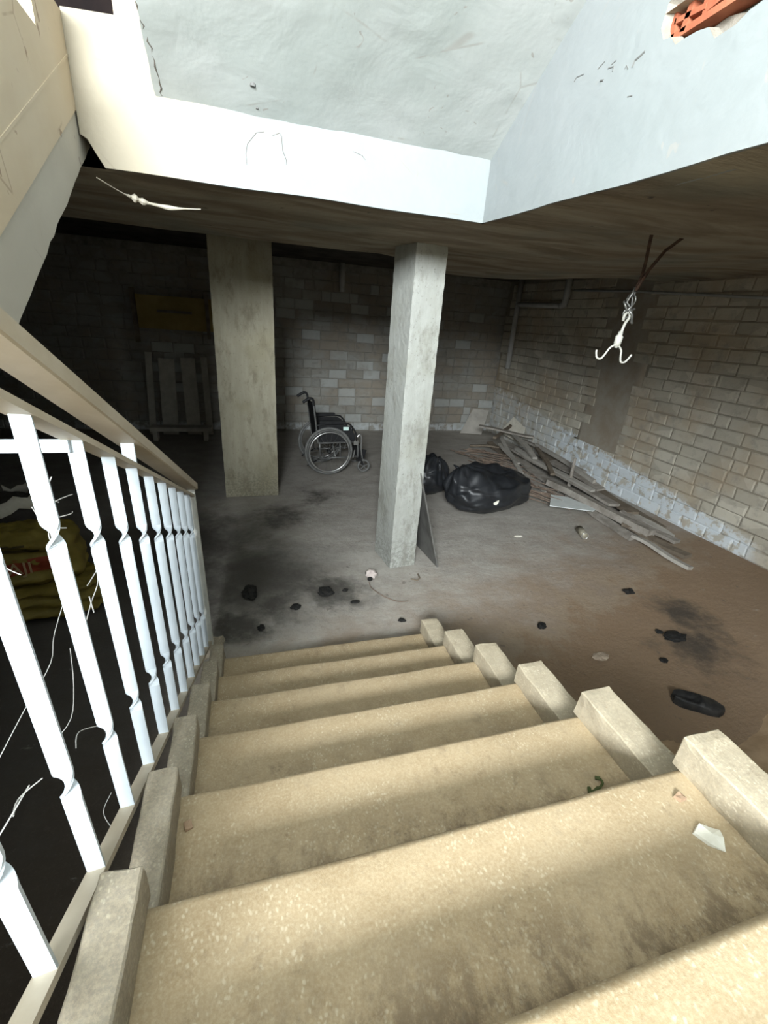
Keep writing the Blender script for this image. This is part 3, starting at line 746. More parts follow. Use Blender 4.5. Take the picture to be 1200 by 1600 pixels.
# ================================================================== PIPES AND CONDUIT
pp = empty('drain_pipe', (XR - .07, 5.05, 1.2)); tag(pp, 'grey plastic drain pipe running down the wall near the corner', 'pipe')
build(MB().tube([(0, 0, 0.02), (0, .02, 1.42)], .042, 12), 'down_pipe', M_pvc, pp, True)
build(MB().tube([(0, .02, 1.055), (0, -1.20, 1.02)], .036, 12), 'branch_pipe', M_pvc, pp, True)
build(MB().tube([(0, -1.16, 1.02), (0, -1.24, 1.04), (0, -1.25, 1.12), (0, -1.25, 1.42)], .044, 12), 'elbow', M_pvc, pp, True)
cd = MB().tube([(XR - .035, 3.7, 2.42), (XR - .035, 2.6, 2.37), (XR - .035, 1.0, 2.262), (XR - .035, -.5, 2.20)], .014, 8)
tag(build(cd, 'conduit', M_conduit, None, True), 'thin grey conduit running high along the right wall', 'conduit')
tag(build(MB().tube([(1.64, 5.40, ZC), (1.64, 5.40, 2.36), (1.645, 5.40, 2.22)], [.045, .045, .038], 12), 'pipe_stub', M_pvc, None, True), 'short pipe stub hanging from the ceiling above the wheelchair', 'pipe')

# ================================================================== HANGING HOOK
def on(x, z, y=-.3): return (x, y, z)
tag(build(MB().tube([(2.017, -.30, 2.34), (2.022, -.30, 2.24), (2.036, -.29, 2.19), (2.036, -.29, 2.13), (2.010, -.30, 2.075)], .0075, 8), 'rebar_stub', M_rust, None, True), 'rusty reinforcing bar poking straight down from the ceiling above the hook', 'rebar')
tag(build(MB().tube([(2.262, -.31, 2.38), (2.215, -.305, 2.315), (2.12, -.30, 2.24), (2.045, -.315, 2.155), (1.998, -.315, 2.06)], .0075, 8), 'rebar_stub', M_rust, None, True), 'slanting rusty reinforcing bar twisted into the hook wire', 'rebar')
wl = MB()
wl.tube([(2.005, -.295, 2.075), (1.99, -.31, 2.05), (1.985, -.29, 2.01), (2.0, -.31, 1.985), (2.012, -.3, 1.965)], .0055, 6)
wl.tube([(2.010, -.305, 2.07), (2.014, -.29, 2.03), (1.998, -.315, 1.99), (1.982, -.30, 1.965), (2.0, -.29, 1.945)], .0055, 6)
wl.tube([(1.958, -.30, 2.012), (1.972, -.31, 1.985), (1.995, -.30, 1.965), (2.022, -.29, 1.975), (2.036, -.30, 1.985)], .0055, 6)
wl.tube([(1.998, -.305, 1.975), (2.02, -.31, 1.955), (2.034, -.30, 1.925), (2.042, -.30, 1.918)], .0065, 6)
wl.ring((1.998, -.3, 1.962), (.3, 1, .2), .020, .0045, 18, 6)
wl.ring((2.0, -.3, 2.02), (1, .1, .1), .026, .004, 18, 6)
tag(build(wl, 'tie_wire', M_wire, None, True), 'knotted galvanised wire tying the white hook to the rusty bars', 'wire')
hk = empty('double_hook', (1.985, -.30, 1.74)); tag(hk, 'white double-pronged hook hanging from the ceiling', 'hook')
H = lambda x, z, y=0.0: (x - 1.985, y, z - 1.74)
eye = [H(1.984, 1.925), H(1.982, 1.945), H(1.990, 1.962), H(2.004, 1.966), H(2.014, 1.955), H(2.014, 1.938), H(2.002, 1.922), H(1.995, 1.900), H(1.990, 1.870), H(1.988, 1.845)]
build(MB().tube(eye, .0068, 8), 'eye', M_hook, hk, True)
sw = [(0, .0085), (.012, .011), (.016, .017), (.055, .019), (.060, .012), (.078, .011)]
sb = MB(); b0 = Vector(H(1.981, 1.800)); d = Vector((.09, 0, 1)).normalized()
sb.tube([b0 + d * h for h, r in sw], [r for h, r in sw], 10)
build(sb, 'swivel', M_hook, hk, True)
build(MB().tube(smooth_pts([H(1.974, 1.815), H(1.945, 1.798), H(1.924, 1.765), H(1.905, 1.745), H(1.882, 1.749), H(1.872, 1.768), H(1.869, 1.785)]), .0048, 8), 'prong', M_hook, hk, True)
build(MB().tube(smooth_pts([H(1.994, 1.812), H(2.018, 1.790), H(2.024, 1.760), H(2.034, 1.735), H(2.058, 1.734), H(2.076, 1.752), H(2.090, 1.772)]), .0048, 8), 'prong', M_hook, hk, True)

# ================================================================== WHEELCHAIR (faces +X)
wc = empty('wheelchair', (1.085, 3.345, 0), math.radians(3)); tag(wc, 'black folding wheelchair standing behind the columns', 'wheelchair')
for s in (-1, 1):
    y = s * .265
    wh = build(MB().ring((0, y, .305), (0, 1, 0), .288, .017, 56, 8), 'wheel', M_rubber, wc, True)
    build(MB().ring((0, y, .305), (0, 1, 0), .262, .010, 56, 6), 'rim', M_grey, wh, True)
    build(MB().ring((0, y + s * .045, .305), (0, 1, 0), .250, .0095, 56, 8), 'hand_rim', M_chrome, wh, True)
    spk = MB()
    for i in range(18):
        a = 2 * math.pi * i / 18
        spk.tube([(0, y - s * .02 * (i % 2), .305), (.26 * math.cos(a), y, .305 + .26 * math.sin(a))], .0014, 4)
    stuff(build(spk, 'spokes', M_grey, wh))
    build(MB().tube([(0, y - s * .04, .305), (0, y + s * .05, .305)], [.028, .022], 14), 'hub', M_blkmetal, wh, True)
    ys = s * .22
    fr = MB()
    fr.tube(smooth_pts([(-.13, ys, .40), (-.14, ys, .50), (-.165, ys, .70), (-.19, ys, .90)]), .011, 8)
    fr.tube([(-.13, ys, .40), (.0, ys, .40), (.36, ys, .41)], .011, 8)
    fr.tube([(-.10, ys, .20), (.38, ys, .215)], .011, 8)
    fr.tube([(-.11, ys, .44), (-.10, ys, .20)], .011, 8)
    fr.tube(smooth_pts([(.36, ys, .41), (.385, ys, .36), (.39, ys, .26), (.395, ys, .20)]), .011, 8)
    fr.tube([(.16, ys, .21), (.15, ys, .40)], .009, 8)
    build(fr, 'side_frame', M_grey, wc, True)
    build(MB().tube([(-.08, ys, .21), (-.24, ys, .13), (-.26, ys, .11)], .009, 8), 'anti_tip_bar', M_blkmetal, wc, True)
    build(MB().tube(smooth_pts([(-.18, ys, .86), (-.192, ys, .925), (-.22, ys, .945), (-.27, ys, .925), (-.315, ys, .895)]), [.014] * 11 + [.017] * 10, 10), 'push_handle', M_vinyl, wc, True)
    arm = MB()
    arm.tube(smooth_pts([(-.15, ys + s * .02, .62), (-.05, ys + s * .02, .64), (.20, ys + s * .02, .65), (.28, ys + s * .02, .62), (.345, ys + s * .02, .52), (.36, ys + s * .02, .42)]), .011, 8)
    ar = build(arm, 'armrest', M_blkmetal, wc, True)
    build(MB().box((.03, ys + s * .02, .665), (.30, .055, .035)), 'arm_pad', M_vinyl, ar)
    sp = MB().prism([(-.12, .42), (.34, .42), (.335, .50), (.27, .605), (.20, .635), (-.13, .63)], 'y', ys + s * .018, ys + s * .024)
    sp = build(sp, 'side_panel', M_vinyl, wc)
    if s < 0:
        build(MB().box((.215, ys - .028, .585), (.068, .004, .042)), 'sticker', M_sticker, sp)
    # caster
    cf = build(MB().tube([(.40, ys, .36), (.40, ys, .20), (.43, ys, .16)], .014, 8), 'caster_fork', M_blkmetal, wc, True)
    ck = MB(); ck.bar((.42, ys - .022, .19), (.475, ys - .022, .085), .022, .004, (0, 1, 0)); ck.bar((.42, ys + .022, .19), (.475, ys + .022, .085), .022, .004, (0, 1, 0))
    build(ck, 'fork_plate', M_blkmetal, cf)
    cw = build(MB().ring((.475, ys, .088), (0, 1, 0), .074, .014, 32, 8), 'caster_wheel', M_rubber, wc, True)
    cs = MB()
    for i in range(5):
        a = 2 * math.pi * i / 5 + .3
        cs.bar((.475, ys, .088), (.475 + .068 * math.cos(a), ys, .088 + .068 * math.sin(a)), .012, .012, (0, 1, 0))
    cs.tube([(.475, ys - .025, .088), (.475, ys + .025, .088)], .018, 10)
    build(cs, 'caster_spokes', M_grey, cw)
    ft = MB()
    ft.tube(smooth_pts([(.37, ys, .47), (.40, ys, .50), (.425, ys, .48), (.43, ys, .40), (.43, ys, .34), (.455, ys - s * .02, .20), (.48, ys - s * .03, .14)]), .010, 8)
    fo = build(ft, 'footrest_hanger', M_chrome if s < 0 else M_blkmetal, wc, True)
    build(MB().box((.455, ys - s * .06, .21), (.10, .012, .17), Matrix.Rotation(.25, 3, 'Y')), 'foot_plate', M_vinyl, fo)
    build(MB().box((.355, ys, .40), (.06, .05, .055)), 'clamp', M_chrome, wc)
    build(MB().bar((.325, ys - s * .0, .20), (.345, ys, .30), .012, .02, (0, 1, 0)), 'brake_lever', M_chrome, wc)
seat = grid(lambda u, v: (-.12 + .46 * u, -.215 + .43 * v, .50 - .035 * math.sin(math.pi * v) + .012 * math.sin(math.pi * u)), 10, 12)
so = build(seat, 'seat', M_vinyl, wc, True); so.modifiers.new('solid', 'SOLIDIFY').thickness = .03
back = grid(lambda u, v: (-.135 - .055 * u - .02 * math.sin(math.pi * v), -.215 + .43 * v, .46 + .42 * u), 10, 12)
bo = build(back, 'backrest', M_vinyl, wc, True); bo.modifiers.new('solid', 'SOLIDIFY').thickness = .022
cr = MB(); cr.tube([(.10, -.215, .21), (.10, .215, .47)], .011, 8); cr.tube([(.13, .215, .21), (.13, -.215, .47)], .011, 8); cr.tube([(-.05, -.21, .22), (-.05, .21, .22)], .009, 8)
build(cr, 'cross_brace', M_grey, wc, True)

# ================================================================== RUBBISH BAGS
def bag(name, loc, rx, ry, h, kt, seed, label, rz=0):
    r = empty(name, loc, rz); tag(r, label, 'bag', None)
    kx, ky, kz = kt
    def fn(t, p):
        c = math.cos(p); s_ = math.sin(p)
        x, y = math.cos(t) * abs(c) ** .8 * (1 if c >= 0 else -1), math.sin(t) * abs(c) ** .8 * (1 if c >= 0 else -1)
        v = Vector((x * 2.0 + seed, y * 2.0, s_ * 2))
        k = 1 + .14 * noise.noise(v) + .04 * noise.noise(v * 2.2)
        z = s_ * (h * .5) + h * .5
        X, Y = x * rx * k, y * ry * k
        # folds radiating from the knot
        dx, dy = X - kx, Y - ky; a = math.atan2(dy, dx); d_ = math.hypot(dx / rx, dy / ry)
        f = .045 * (abs(math.sin(a * 4.5 + seed + 1.2 * noise.noise(Vector((math.cos(a) * 1.5, math.sin(a) * 1.5 + seed, d_ * 1.2))))) ** .6 - .6) * math.exp(-d_ * 0.9) * min(1, d_ / .15) * (1 if s_ > -.3 else .2)
        f += .016 * noise.noise(Vector((X * 6 + seed, Y * 6, z * 6))) + .004 * noise.noise(Vector((X * 18, Y * 18, z * 14)))
        pk = math.exp(-(d_ / .28) ** 2) * max(0, s_)
        z = z * (1 + .16 * noise.noise(v * 1.3 + Vector((9, 0, 0)))) + f + (kz - z) * pk * .75
        z += .10 * math.exp(-(d_ / .55) ** 2) * max(0, s_)
        X += f * .5 * x; Y += f * .5 * y
        return (X, Y, max(0.0, z))
    build(blob(fn, 120, 70), 'bag_body', M_bag, r, True)
    kn = MB()
    for i in range(9):
        a = i * .7 + seed; L = .07 + .03 * math.sin(i * 2.3)
        kn.tube(smooth_pts([(kx, ky, kz - .03), (kx + .02 * math.cos(a), ky + .02 * math.sin(a), kz + .02), (kx + L * math.cos(a), ky + L * math.sin(a), kz + .02 + .03 * math.sin(i * 1.7))], 4), [.020, .018, .014, .012, .014, .016, .015, .010, .004], 6)
    build(kn, 'knotted_neck', M_bag, r, True)
    return r
bag('rubbish_bag', (2.66, 1.80, 0), .54, .33, .44, (-.36, .08, .44), 1.3, 'large black rubbish bag, knotted, lying in front of the planks', math.radians(12))
bag('rubbish_bag', (2.10, 2.36, 0), .31, .28, .40, (.10, -.12, .38), 4.1, 'smaller black rubbish bag half hidden behind the slender column')
tag(build(MB().add([(2.545, 1.475, .20), (2.575, 1.465, .225), (2.605, 1.468, .232), (2.60, 1.464, .205), (2.575, 1.458, .18), (2.55, 1.468, .185), (2.575, 1.48, .205)], [(0, 1, 2, 3), (0, 3, 4, 5), (0, 1, 6), (1, 2, 6), (2, 3, 6), (3, 4, 6), (4, 5, 6), (5, 0, 6)]), 'paper_scrap', M_pale), 'scrap of white paper stuck to the large rubbish bag', 'paper')

# ================================================================== PLANK PILE
PLK = [((3.85, 4.42, .33), (4.55, 3.85, .30), .13, .025, M_wood, 'short wide plank on top at the corner end of the heap'),
       ((3.89, 3.92, .25), (4.58, 4.60, .33), .05, .03, M_wood3, 'narrow batten pointing into the wall corner'),
       ((4.33, 4.14, .30), (4.01, 2.95, .22), .07, .03, M_wood2, 'pale batten lying across the top of the heap'),
       ((4.13, 4.11, .20), (3.68, 2.72, .06), .06, .025, M_wood2, 'pale split batten sliding off the heap towards the bag'),
       ((4.18, 3.94, .13), (4.03, 1.40, .13), .16, .03, M_wood, 'longest grey plank through the middle of the heap'),
       ((4.41, 3.57, .25), (4.21, 1.97, .22), .045, .045, M_wood2, 'long pale pole lying over the back planks'),
       ((4.36, 3.46, .235), (3.93, 2.40, .17), .06, .03, M_wood3, 'brown batten crossing beneath the pale pole'),
       ((3.80, 2.27, .10), (3.98, .81, .09), .14, .07, M_wood, 'thick grey beam at the front of the heap'),
       ((3.87, 1.97, .04), (3.79, .83, .03), .10, .03, M_wood, 'front plank lying flat on the floor beside the white offcut'),
       ((3.81, .86, .035), (3.86, .24, .03), .08, .03, M_wood2, 'short plank end closest to the stairs'),
       ((3.92, 1.10, .05), (4.00, .40, .04), .10, .035, M_wood3, 'dark stub of plank beside the closest plank end'),
       ((4.50, 3.48, .12), (4.14, 1.23, .12), .14, .03, M_wood3, 'dark brown plank at the back against the whitewash'),
       ((4.29, 2.96, .175), (4.18, 1.80, .17), .12, .022, M_wood, 'grey board resting on the back planks'),
       ((4.01, 3.27, .07), (3.86, 2.07, .06), .12, .03, M_wood, 'flat plank under the middle of the heap'),
       ((4.03, 4.30, .08), (3.96, 3.47, .06), .10, .03, M_wood3, 'brown plank end sticking out near the far wall'),
       ((4.36, 2.6, .05), (4.32, 1.0, .04), .16, .03, M_wood3, 'lowest plank against the foot of the wall'),
       ((4.10, 3.60, .17), (4.02, 1.75, .165), .07, .03, M_wood2, 'pale narrow batten on the longest grey plank'),
       ((4.45, 4.0, .21), (4.40, 2.4, .20), .10, .03, M_wood, 'grey plank high at the back of the heap near the corner'),
       ((3.72, 3.3, .05), (3.70, 2.15, .04), .08, .025, M_wood, 'outer grey plank lying by the brushwood'),
       ((4.05, 1.30, .10), (4.10, .62, .06), .09, .03, M_wood, 'broken grey plank end behind the thick front beam'),
       ((4.22, 1.55, .08), (4.18, .75, .05), .07, .03, M_wood2, 'pale broken batten close to the whitewashed blocks'),
       ((3.97, 3.9, .16), (3.80, 3.0, .12), .05, .02, M_wood2, 'thin pale lath in front of the cardboard'),
       ((3.66, 4.28, .05), (4.10, 3.95, .09), .06, .025, M_wood3, 'dark lath crossing the far end of the heap')]
for a, b, wd, th, mt_, lab in PLK:
    A = Vector(a); B = Vector(b); mid = (A + B) / 2; D = B - A
    n = 14; mb = MB(); ax = D.normalized(); sd = ax.cross(Vector((0, 0, 1))).normalized(); up = sd.cross(ax)
    sd2 = (sd + up * random.uniform(-.18, .18)).normalized(); up2 = sd2.cross(ax).normalized()
    vs = []
    for i in range(n + 1):
        t = i / n - .5; c = D * t + up2 * (.012 * math.sin(t * 5 + a[0] * 9)) + sd2 * (.006 * math.sin(t * 9 + a[1]))
        wj = wd * (1 + .10 * noise.noise(Vector((t * 6, a[0] * 7, 1)))); e = (.02 * random.random() if i in (0, n) else 0)
        for (u, v) in ((-.5, -.5), (.5, -.5), (.5, .5), (-.5, .5)):
            vs.append(c + sd2 * wj * u + up2 * th * v + ax * (e * u))
    fs = [(0, 1, 2, 3), tuple(range(4 * n, 4 * n + 4))]
    for i in range(n):
        for j in range(4): fs.append((4 * i + j, 4 * i + (j + 1) % 4, 4 * i + 4 + (j + 1) % 4, 4 * i + 4 + j))
    mb.add(vs, fs)
    tag(build(mb, 'plank', mt_, None, False, mid), lab, 'plank', 'old planks heaped along the right wall')
sk_ = MB().tube([(4.06, 2.22, .05), (4.02, 2.18, .45)], [.022, .018], 7)
tag(build(sk_, 'stick', M_wood), 'short upright stick poking out of the plank heap', 'stick')
tw = MB()
for i in range(70):
    x = random.uniform(3.2, 3.75); y = random.uniform(2.1, 4.1); a = random.gauss(-1.15, .30); L = random.uniform(.25, .7)
    z = random.uniform(.012, .08)
    p0 = Vector((x, y, z)); p1 = p0 + Vector((math.cos(a) * L, math.sin(a) * L, random.uniform(-.01, .03)))
    m_ = (p0 + p1) / 2 + Vector((random.uniform(-.03, .03), 0, .01))
    tw.tube([p0, m_, p1], [.006, .007, .003], 5)
o = build(tw, 'brushwood', M_twig); stuff(o); o['label'] = 'loose reddish twigs spread on the floor before the planks'; o['category'] = 'twigs'
wb = MB().prism([(3.34, 1.60), (3.58, 1.92), (3.74, 1.82), (3.84, 1.45), (3.76, 1.40)], 'z', .075, .083)
tag(build(wb, 'sheet_offcut', M_glasswhite), 'white sheet offcut tucked under the front planks', 'board')
cn = empty('tin_can', (3.33, .99, 0)); tag(cn, 'small dented tin lying on the floor before the planks', 'can')
build(MB().tube([(-.03, -.05, .035), (.02, .10, .037)], .035, 16), 'can_body', M_can, cn, True)
build(MB().ring((-.03, -.05, .035), (.05, .15, 0), .033, .004, 20, 6), 'can_rim', M_chrome, cn, True)
# torn boards in the corner
def slab4(name, pts, th, mat, lab, cat):
    q_ = [Vector(p) for p in pts]; n_ = (q_[1] - q_[0]).cross(q_[2] - q_[0]).normalized() * th; k = len(q_)
    m_ = MB().add(q_ + [p + n_ for p in q_], [tuple(range(k)), tuple(range(k, 2 * k))[::-1]] + [(i, (i + 1) % k, k + (i + 1) % k, k + i) for i in range(k)])
    return tag(build(m_, name, mat), lab, cat)
slab4('cardboard_sheet', [(3.95, 5.30, .0), (4.35, 5.20, .0), (4.52, 5.36, .42), (4.22, 5.42, .44)], .008, M_wood2, 'pale cardboard sheet leaning in the wall corner behind the planks', 'cardboard')
slab4('cardboard_sheet', [(4.45, 4.72, .16), (4.52, 4.15, .10), (4.60, 4.20, .36), (4.60, 4.60, .46)], .008, M_paper, 'small pale torn sheet leaning on the right wall above the planks', 'cardboard')

# ================================================================== FAR LEFT: BENCH, BOARDS
bn = empty('low_bench', (-.82, 4.86, 0)); tag(bn, 'low wooden bench standing against the far wall', 'bench')
build(MB().box((0, 0, .17), (.84, .20, .055)), 'bench_top', M_bench, bn)
for x in (-.36, .33):
    build(MB().box((x, 0, .072), (.06, .16, .145)), 'leg', M_bench, bn)
for (x, wd, h, tl, lab) in ((-1.27, .09, 1.20, .03, 'leftmost of the grey boards leaning on the far wall'), (-1.02, .22, 1.12, .02, 'second grey board leaning on the far wall'), (-.68, .20, 1.14, -.02, 'third grey board leaning on the far wall, beside a gap'), (-.45, .09, 1.16, -.02, 'narrow grey board leaning on the far wall nearest the wide column')):
    m_ = MB().box((0, 0, h / 2), (wd, .025, h))
    o = build(m_, 'leaning_plank', M_bench, None, False, (x, 5.16, .005)); o.rotation_euler = (-.16, tl, 0)
    tag(o, lab, 'plank', 'boards leaning on the far wall')
yb = empty('wall_cupboard', (-.78, 5.36, 1.52)); tag(yb, 'mustard wooden cupboard hanging on the far wall', 'cupboard')
build(MB().box((0, 0, .22), (1.02, .20, .44)), 'body', M_yellow, yb)
build(MB().box((-.56, -.02, .16), (.06, .06, .72)), 'side_post', M_wood3, yb)
build(MB().box((.42, -.11, .20), (.05, .03, .60)), 'side_post', M_wood3, yb)
build(MB().box((-.02, -.115, .24), (.46, .02, .035)), 'rail', M_wood3, yb)

# ================================================================== LEFT, UNDER THE SIDE FLIGHT: SACKS
def sack(name, loc, dims, seed, mat, lab, rz=0.0, fold=.03):
    r = empty(name, loc, rz); tag(r, lab, 'sack')
    X, Y, Z = dims
    def fn(t, p):
        c, s_ = math.cos(p), math.sin(p); e = .55
        sg = lambda v: math.copysign(abs(v) ** e, v)
        x, y, z = sg(math.cos(t)) * sg(c), sg(math.sin(t)) * sg(c), sg(s_)
        v = Vector((x * 1.6 + seed, y * 1.6, z * 1.6))
        k = 1 + .12 * noise.noise(v)
        f = fold * math.sin(z * 9 + 3 * noise.noise(Vector((x * 2, y * 2, seed))) + x * 1.5) * (1 - z * .4) * .5
        return (x * X / 2 * k + f * x * .6, y * Y / 2 * k + f * y * 1.2, max(0, Z / 2 + z * Z / 2 * (1 + .08 * noise.noise(v * 2)) + .02 * noise.noise(v * 4)))
    build(blob(fn, 72, 48), 'sack_body', mat, r, True)
    return r
sack('woven_sack', (-1.10, .58, 0), (.62, .36, .22), 2.0, M_sack, 'yellow sack lying flat at the bottom of the sack pile', .25, .05)
ys_ = sack('woven_sack', (-1.16, .62, .20), (.56, .34, .36), 6.0, M_sack, 'yellow printed sack on top, with a red label band', .15, .03)
def front_patch(parent, x0, x1, z0, z1, mat, name, off):
    """strip hugging the front of the sack"""
    body = [c for c in parent.children if c.name.startswith('sack_body')][0].data
    vs = [v.co for v in body.vertices if v.co.y < -.05]
    def fn(u, v):
        x = x0 + (x1 - x0) * u; z = z0 + (z1 - z0) * v
        near = sorted(vs, key=lambda c: (c.x - x) ** 2 + (c.z - z) ** 2)[:4]
        y = sum(c.y for c in near) / len(near)
        return (x, y - off, z)
    return build(grid(fn, 14, 6), name, mat, parent, True)
front_patch(ys_, -.20, .13, .13, .225, M_red, 'label_band', .008)
front_patch(ys_, -.20, .10, .265, .285, M_darkprint, 'printed_line', .008)
front_patch(ys_, -.16, .06, .300, .312, M_darkprint, 'printed_line', .008)
cu = bpy.data.curves.new('lettering', 'FONT'); cu.body = 'AJI'; cu.size = .105; cu.align_x = 'CENTER'; cu.extrude = .002
to = bpy.data.objects.new('lettering_tmp', cu); COL.objects.link(to)
dg = bpy.context.evaluated_depsgraph_get(); tm = bpy.data.meshes.new_from_object(to.evaluated_get(dg)); bpy.data.objects.remove(to)
tm.name = 'lettering'
lo = link('lettering', tm, M_print, ys_); lo.location = (-.01, -.19, .140); lo.rotation_euler = (math.radians(90), 0, 0)
ds = sack('dark_sack', (-1.50, 1.12, 0), (.52, .44, .56), 9.0, M_dsack, 'open dark sack with a pale torn rim behind the yellow sacks')
rim = MB()
pts = []
for i in range(25):
    a = -math.pi * .95 + math.pi * 1.5 * i / 24
    pts.append((.26 * math.cos(a), .20 * math.sin(a), .555 + .025 * math.sin(i * 1.3) + .02 * math.sin(i * .5)))
for i in range(len(pts)):
    p = pts[i]; rim.v += [(p[0] * .92, p[1] * .92, p[2] + .05 + .012 * math.sin(i * 2.9)), (p[0] * 1.06, p[1] * 1.06, p[2] - .015 - .02 * abs(math.sin(i * 1.1)))]
rim.f = [(2 * i, 2 * i + 1, 2 * i + 3, 2 * i + 2) for i in range(len(pts) - 1)]
ro = build(rim, 'torn_rim', M_paper, ds, True); ro.modifiers.new('solid', 'SOLIDIFY').thickness = .006

# ================================================================== SAND, STONES, LITTER
def sandz(x, y):
    if x < 1.24: return -.012
    t = min(1, max(0, (-1.20 + .05 * math.sin(x * 7) + .04 * nz(x, 0, 4, 2) - y) / .9))
    e = min(1, max(0, (3.5 - x) / .5))
    return (.30 * t * t * (3 - 2 * t) + .03 * min(1, t * 14) + .02 * t * nz(x, y, 3.2, 4)) * e - .012
sp = grid(lambda u, v: (1.16 + 2.4 * u, -3.1 + 2.1 * v, sandz(1.16 + 2.4 * u, -3.1 + 2.1 * v)), 60, 60)
o = build(sp, 'sand_heap', M_sand, None, True); stuff(o); o['label'] = 'heap of brown sand against the right side of the stairs'; o['category'] = 'sand'

def pebble(name, loc, s, mat, lab, cat, seed, group=None):
    def fn(t, p):
        v = Vector((math.cos(t) * math.cos(p), math.sin(t) * math.cos(p), math.sin(p)))
        k = 1 + .45 * noise.noise(v * 1.5 + Vector((seed, 0, 0))) + .15 * noise.noise(v * 4 + Vector((0, seed, 0)))
        return (v.x * s[0] * k, v.y * s[1] * k, max(0, s[2] * (.55 + v.z * k * .6)))
    return tag(build(blob(fn, 14, 9), name, mat, None, False, loc), lab, cat, group)
G = 'bits of charcoal on the basement floor'
for i, (x, y, s, lab) in enumerate([
        (.132, .50, (.055, .075, .05), 'largest charcoal lump, close to the railing post'),
        (.648, .427, (.06, .045, .045), 'spiky charcoal lump on the sooty patch before the slender column'),
        (.425, .292, (.035, .025, .03), 'charcoal lump with a pale speck between the two large lumps'),
        (.192, .112, (.022, .028, .02), 'small charcoal bit just beyond the lowest step'),
        (.80, .445, (.022, .016, .016), 'tiny charcoal bit right of the spiky lump'),
        (.84, .29, (.035, .018, .012), 'flat charcoal flake left of the lowest kerb block'),
        (1.105, .022, (.026, .018, .018), 'charcoal bit behind the lowest right kerb block'),
        (2.031, -.221, (.030, .028, .03), 'charcoal bit on the brown floor right of the lowest steps'),
        (3.003, .036, (.045, .030, .03), 'charcoal bit on the open floor below the plank ends'),
        (2.618, -.674, (.026, .022, .018), 'charcoal bit between the shoe and the dark lump'),
        (2.90, -.50, (.085, .05, .03), 'dark flattened lump on the floor beyond the shoe'),
        (2.83, -.43, (.025, .022, .02), 'tiny dark bit touching the flattened lump')]):
    pebble('charcoal_lump', (x, y, -.004), s, M_coal, lab, 'charcoal', i * 2.7, G)
pebble('pebble', (2.231, -.562, -.004), (.055, .035, .022), M_stone, 'flat buff pebble right of the lower steps', 'pebble', 33)
pebble('pebble', (2.65, 1.091, -.004), (.045, .018, .012), M_pale, 'white chip on the floor in front of the large rubbish bag', 'pebble', 41)
# pinkish rag with its burnt ends
rg = empty('crumpled_rag', (1.035, .593, 0)); tag(rg, 'small crumpled pinkish rag at the foot of the slender column', 'rag')
def fr_(t, p):
    v = Vector((math.cos(t) * math.cos(p), math.sin(t) * math.cos(p), math.sin(p))); k = 1 + .5 * noise.noise(v * 2.2 + Vector((5, 0, 0)))
    return (v.x * .045 * k, v.y * .035 * k, max(0, .028 + v.z * .032 * k))
build(blob(fr_, 20, 12), 'rag_body', M_pink, rg, True)
for c in ((-.015, .05, 0), (-.02, -.04, 0)):
    def fq(t, p, c=c):
        v = Vector((math.cos(t) * math.cos(p), math.sin(t) * math.cos(p), math.sin(p)))
        return (c[0] + v.x * .022, c[1] + v.y * .018, max(0, .012 + v.z * .016))
    build(blob(fq, 10, 6), 'burnt_end', M_coal, rg)
tag(build(MB().tube([(1.33, .50, .012), (1.375, .47, .012), (1.40, .49, .02), (1.41, .56, .012)], .006, 6), 'twig', M_wood3), 'bent dark twig before the slender column', 'twig')
tag(build(MB().tube(smooth_pts([(1.0, .52, .004), (1.0, .44, .004), (1.06, .32, .004), (1.14, .24, .004), (1.22, .23, .004)]), .0035, 5), 'string', M_twig), 'thin brown string curving from the rag towards the steps', 'string')

# shoe
sh = empty('rubber_shoe', (2.50, -1.01, 0), math.radians(-32)); tag(sh, 'black rubber shoe lying on the brown floor right of the stairs', 'shoe')
L_ = .25
def width(t): return .040 + .012 * math.sin(math.pi * (t * .9 + .05)) + .008 * (t > .5) * math.sin(math.pi * (t - .5) * 2) - .02 * max(0, t - .88) / .12 - .018 * max(0, .12 - t) / .12
sole = MB()
pl = [(-L_ / 2 + L_ * i / 16, width(i / 16)) for i in range(17)] + [(L_ / 2 - L_ * i / 16, -width(1 - i / 16)) for i in range(17)]
build(MB().prism(pl, 'z', .0, .016), 'sole', M_shoe, sh)
up = []
nu_, nv_ = 16, 10
for i in range(nu_ + 1):
    t = i / nu_; w_ = width(t) * .97; h_ = .045 + .018 * (1 - t) if t < .45 else .055 - .032 * (t - .45) / .55
    for j in range(nv_ + 1):
        a = math.pi * j / nv_
        op = .55 if t < .5 else 0.0          # open throat at the heel half
        z = .014 + h_ * math.sin(a) ** .7
        x = -L_ / 2 + L_ * t; y = w_ * math.cos(a)
        if t < .5 and abs(math.cos(a)) < .62: z = .022; 
        up.append((x, y, z))
um = MB().add(up, [(i * (nv_ + 1) + j, i * (nv_ + 1) + j + 1, (i + 1) * (nv_ + 1) + j + 1, (i + 1) * (nv_ + 1) + j) for i in range(nu_) for j in range(nv_)])
build(um, 'upper', M_shoe, sh, True)

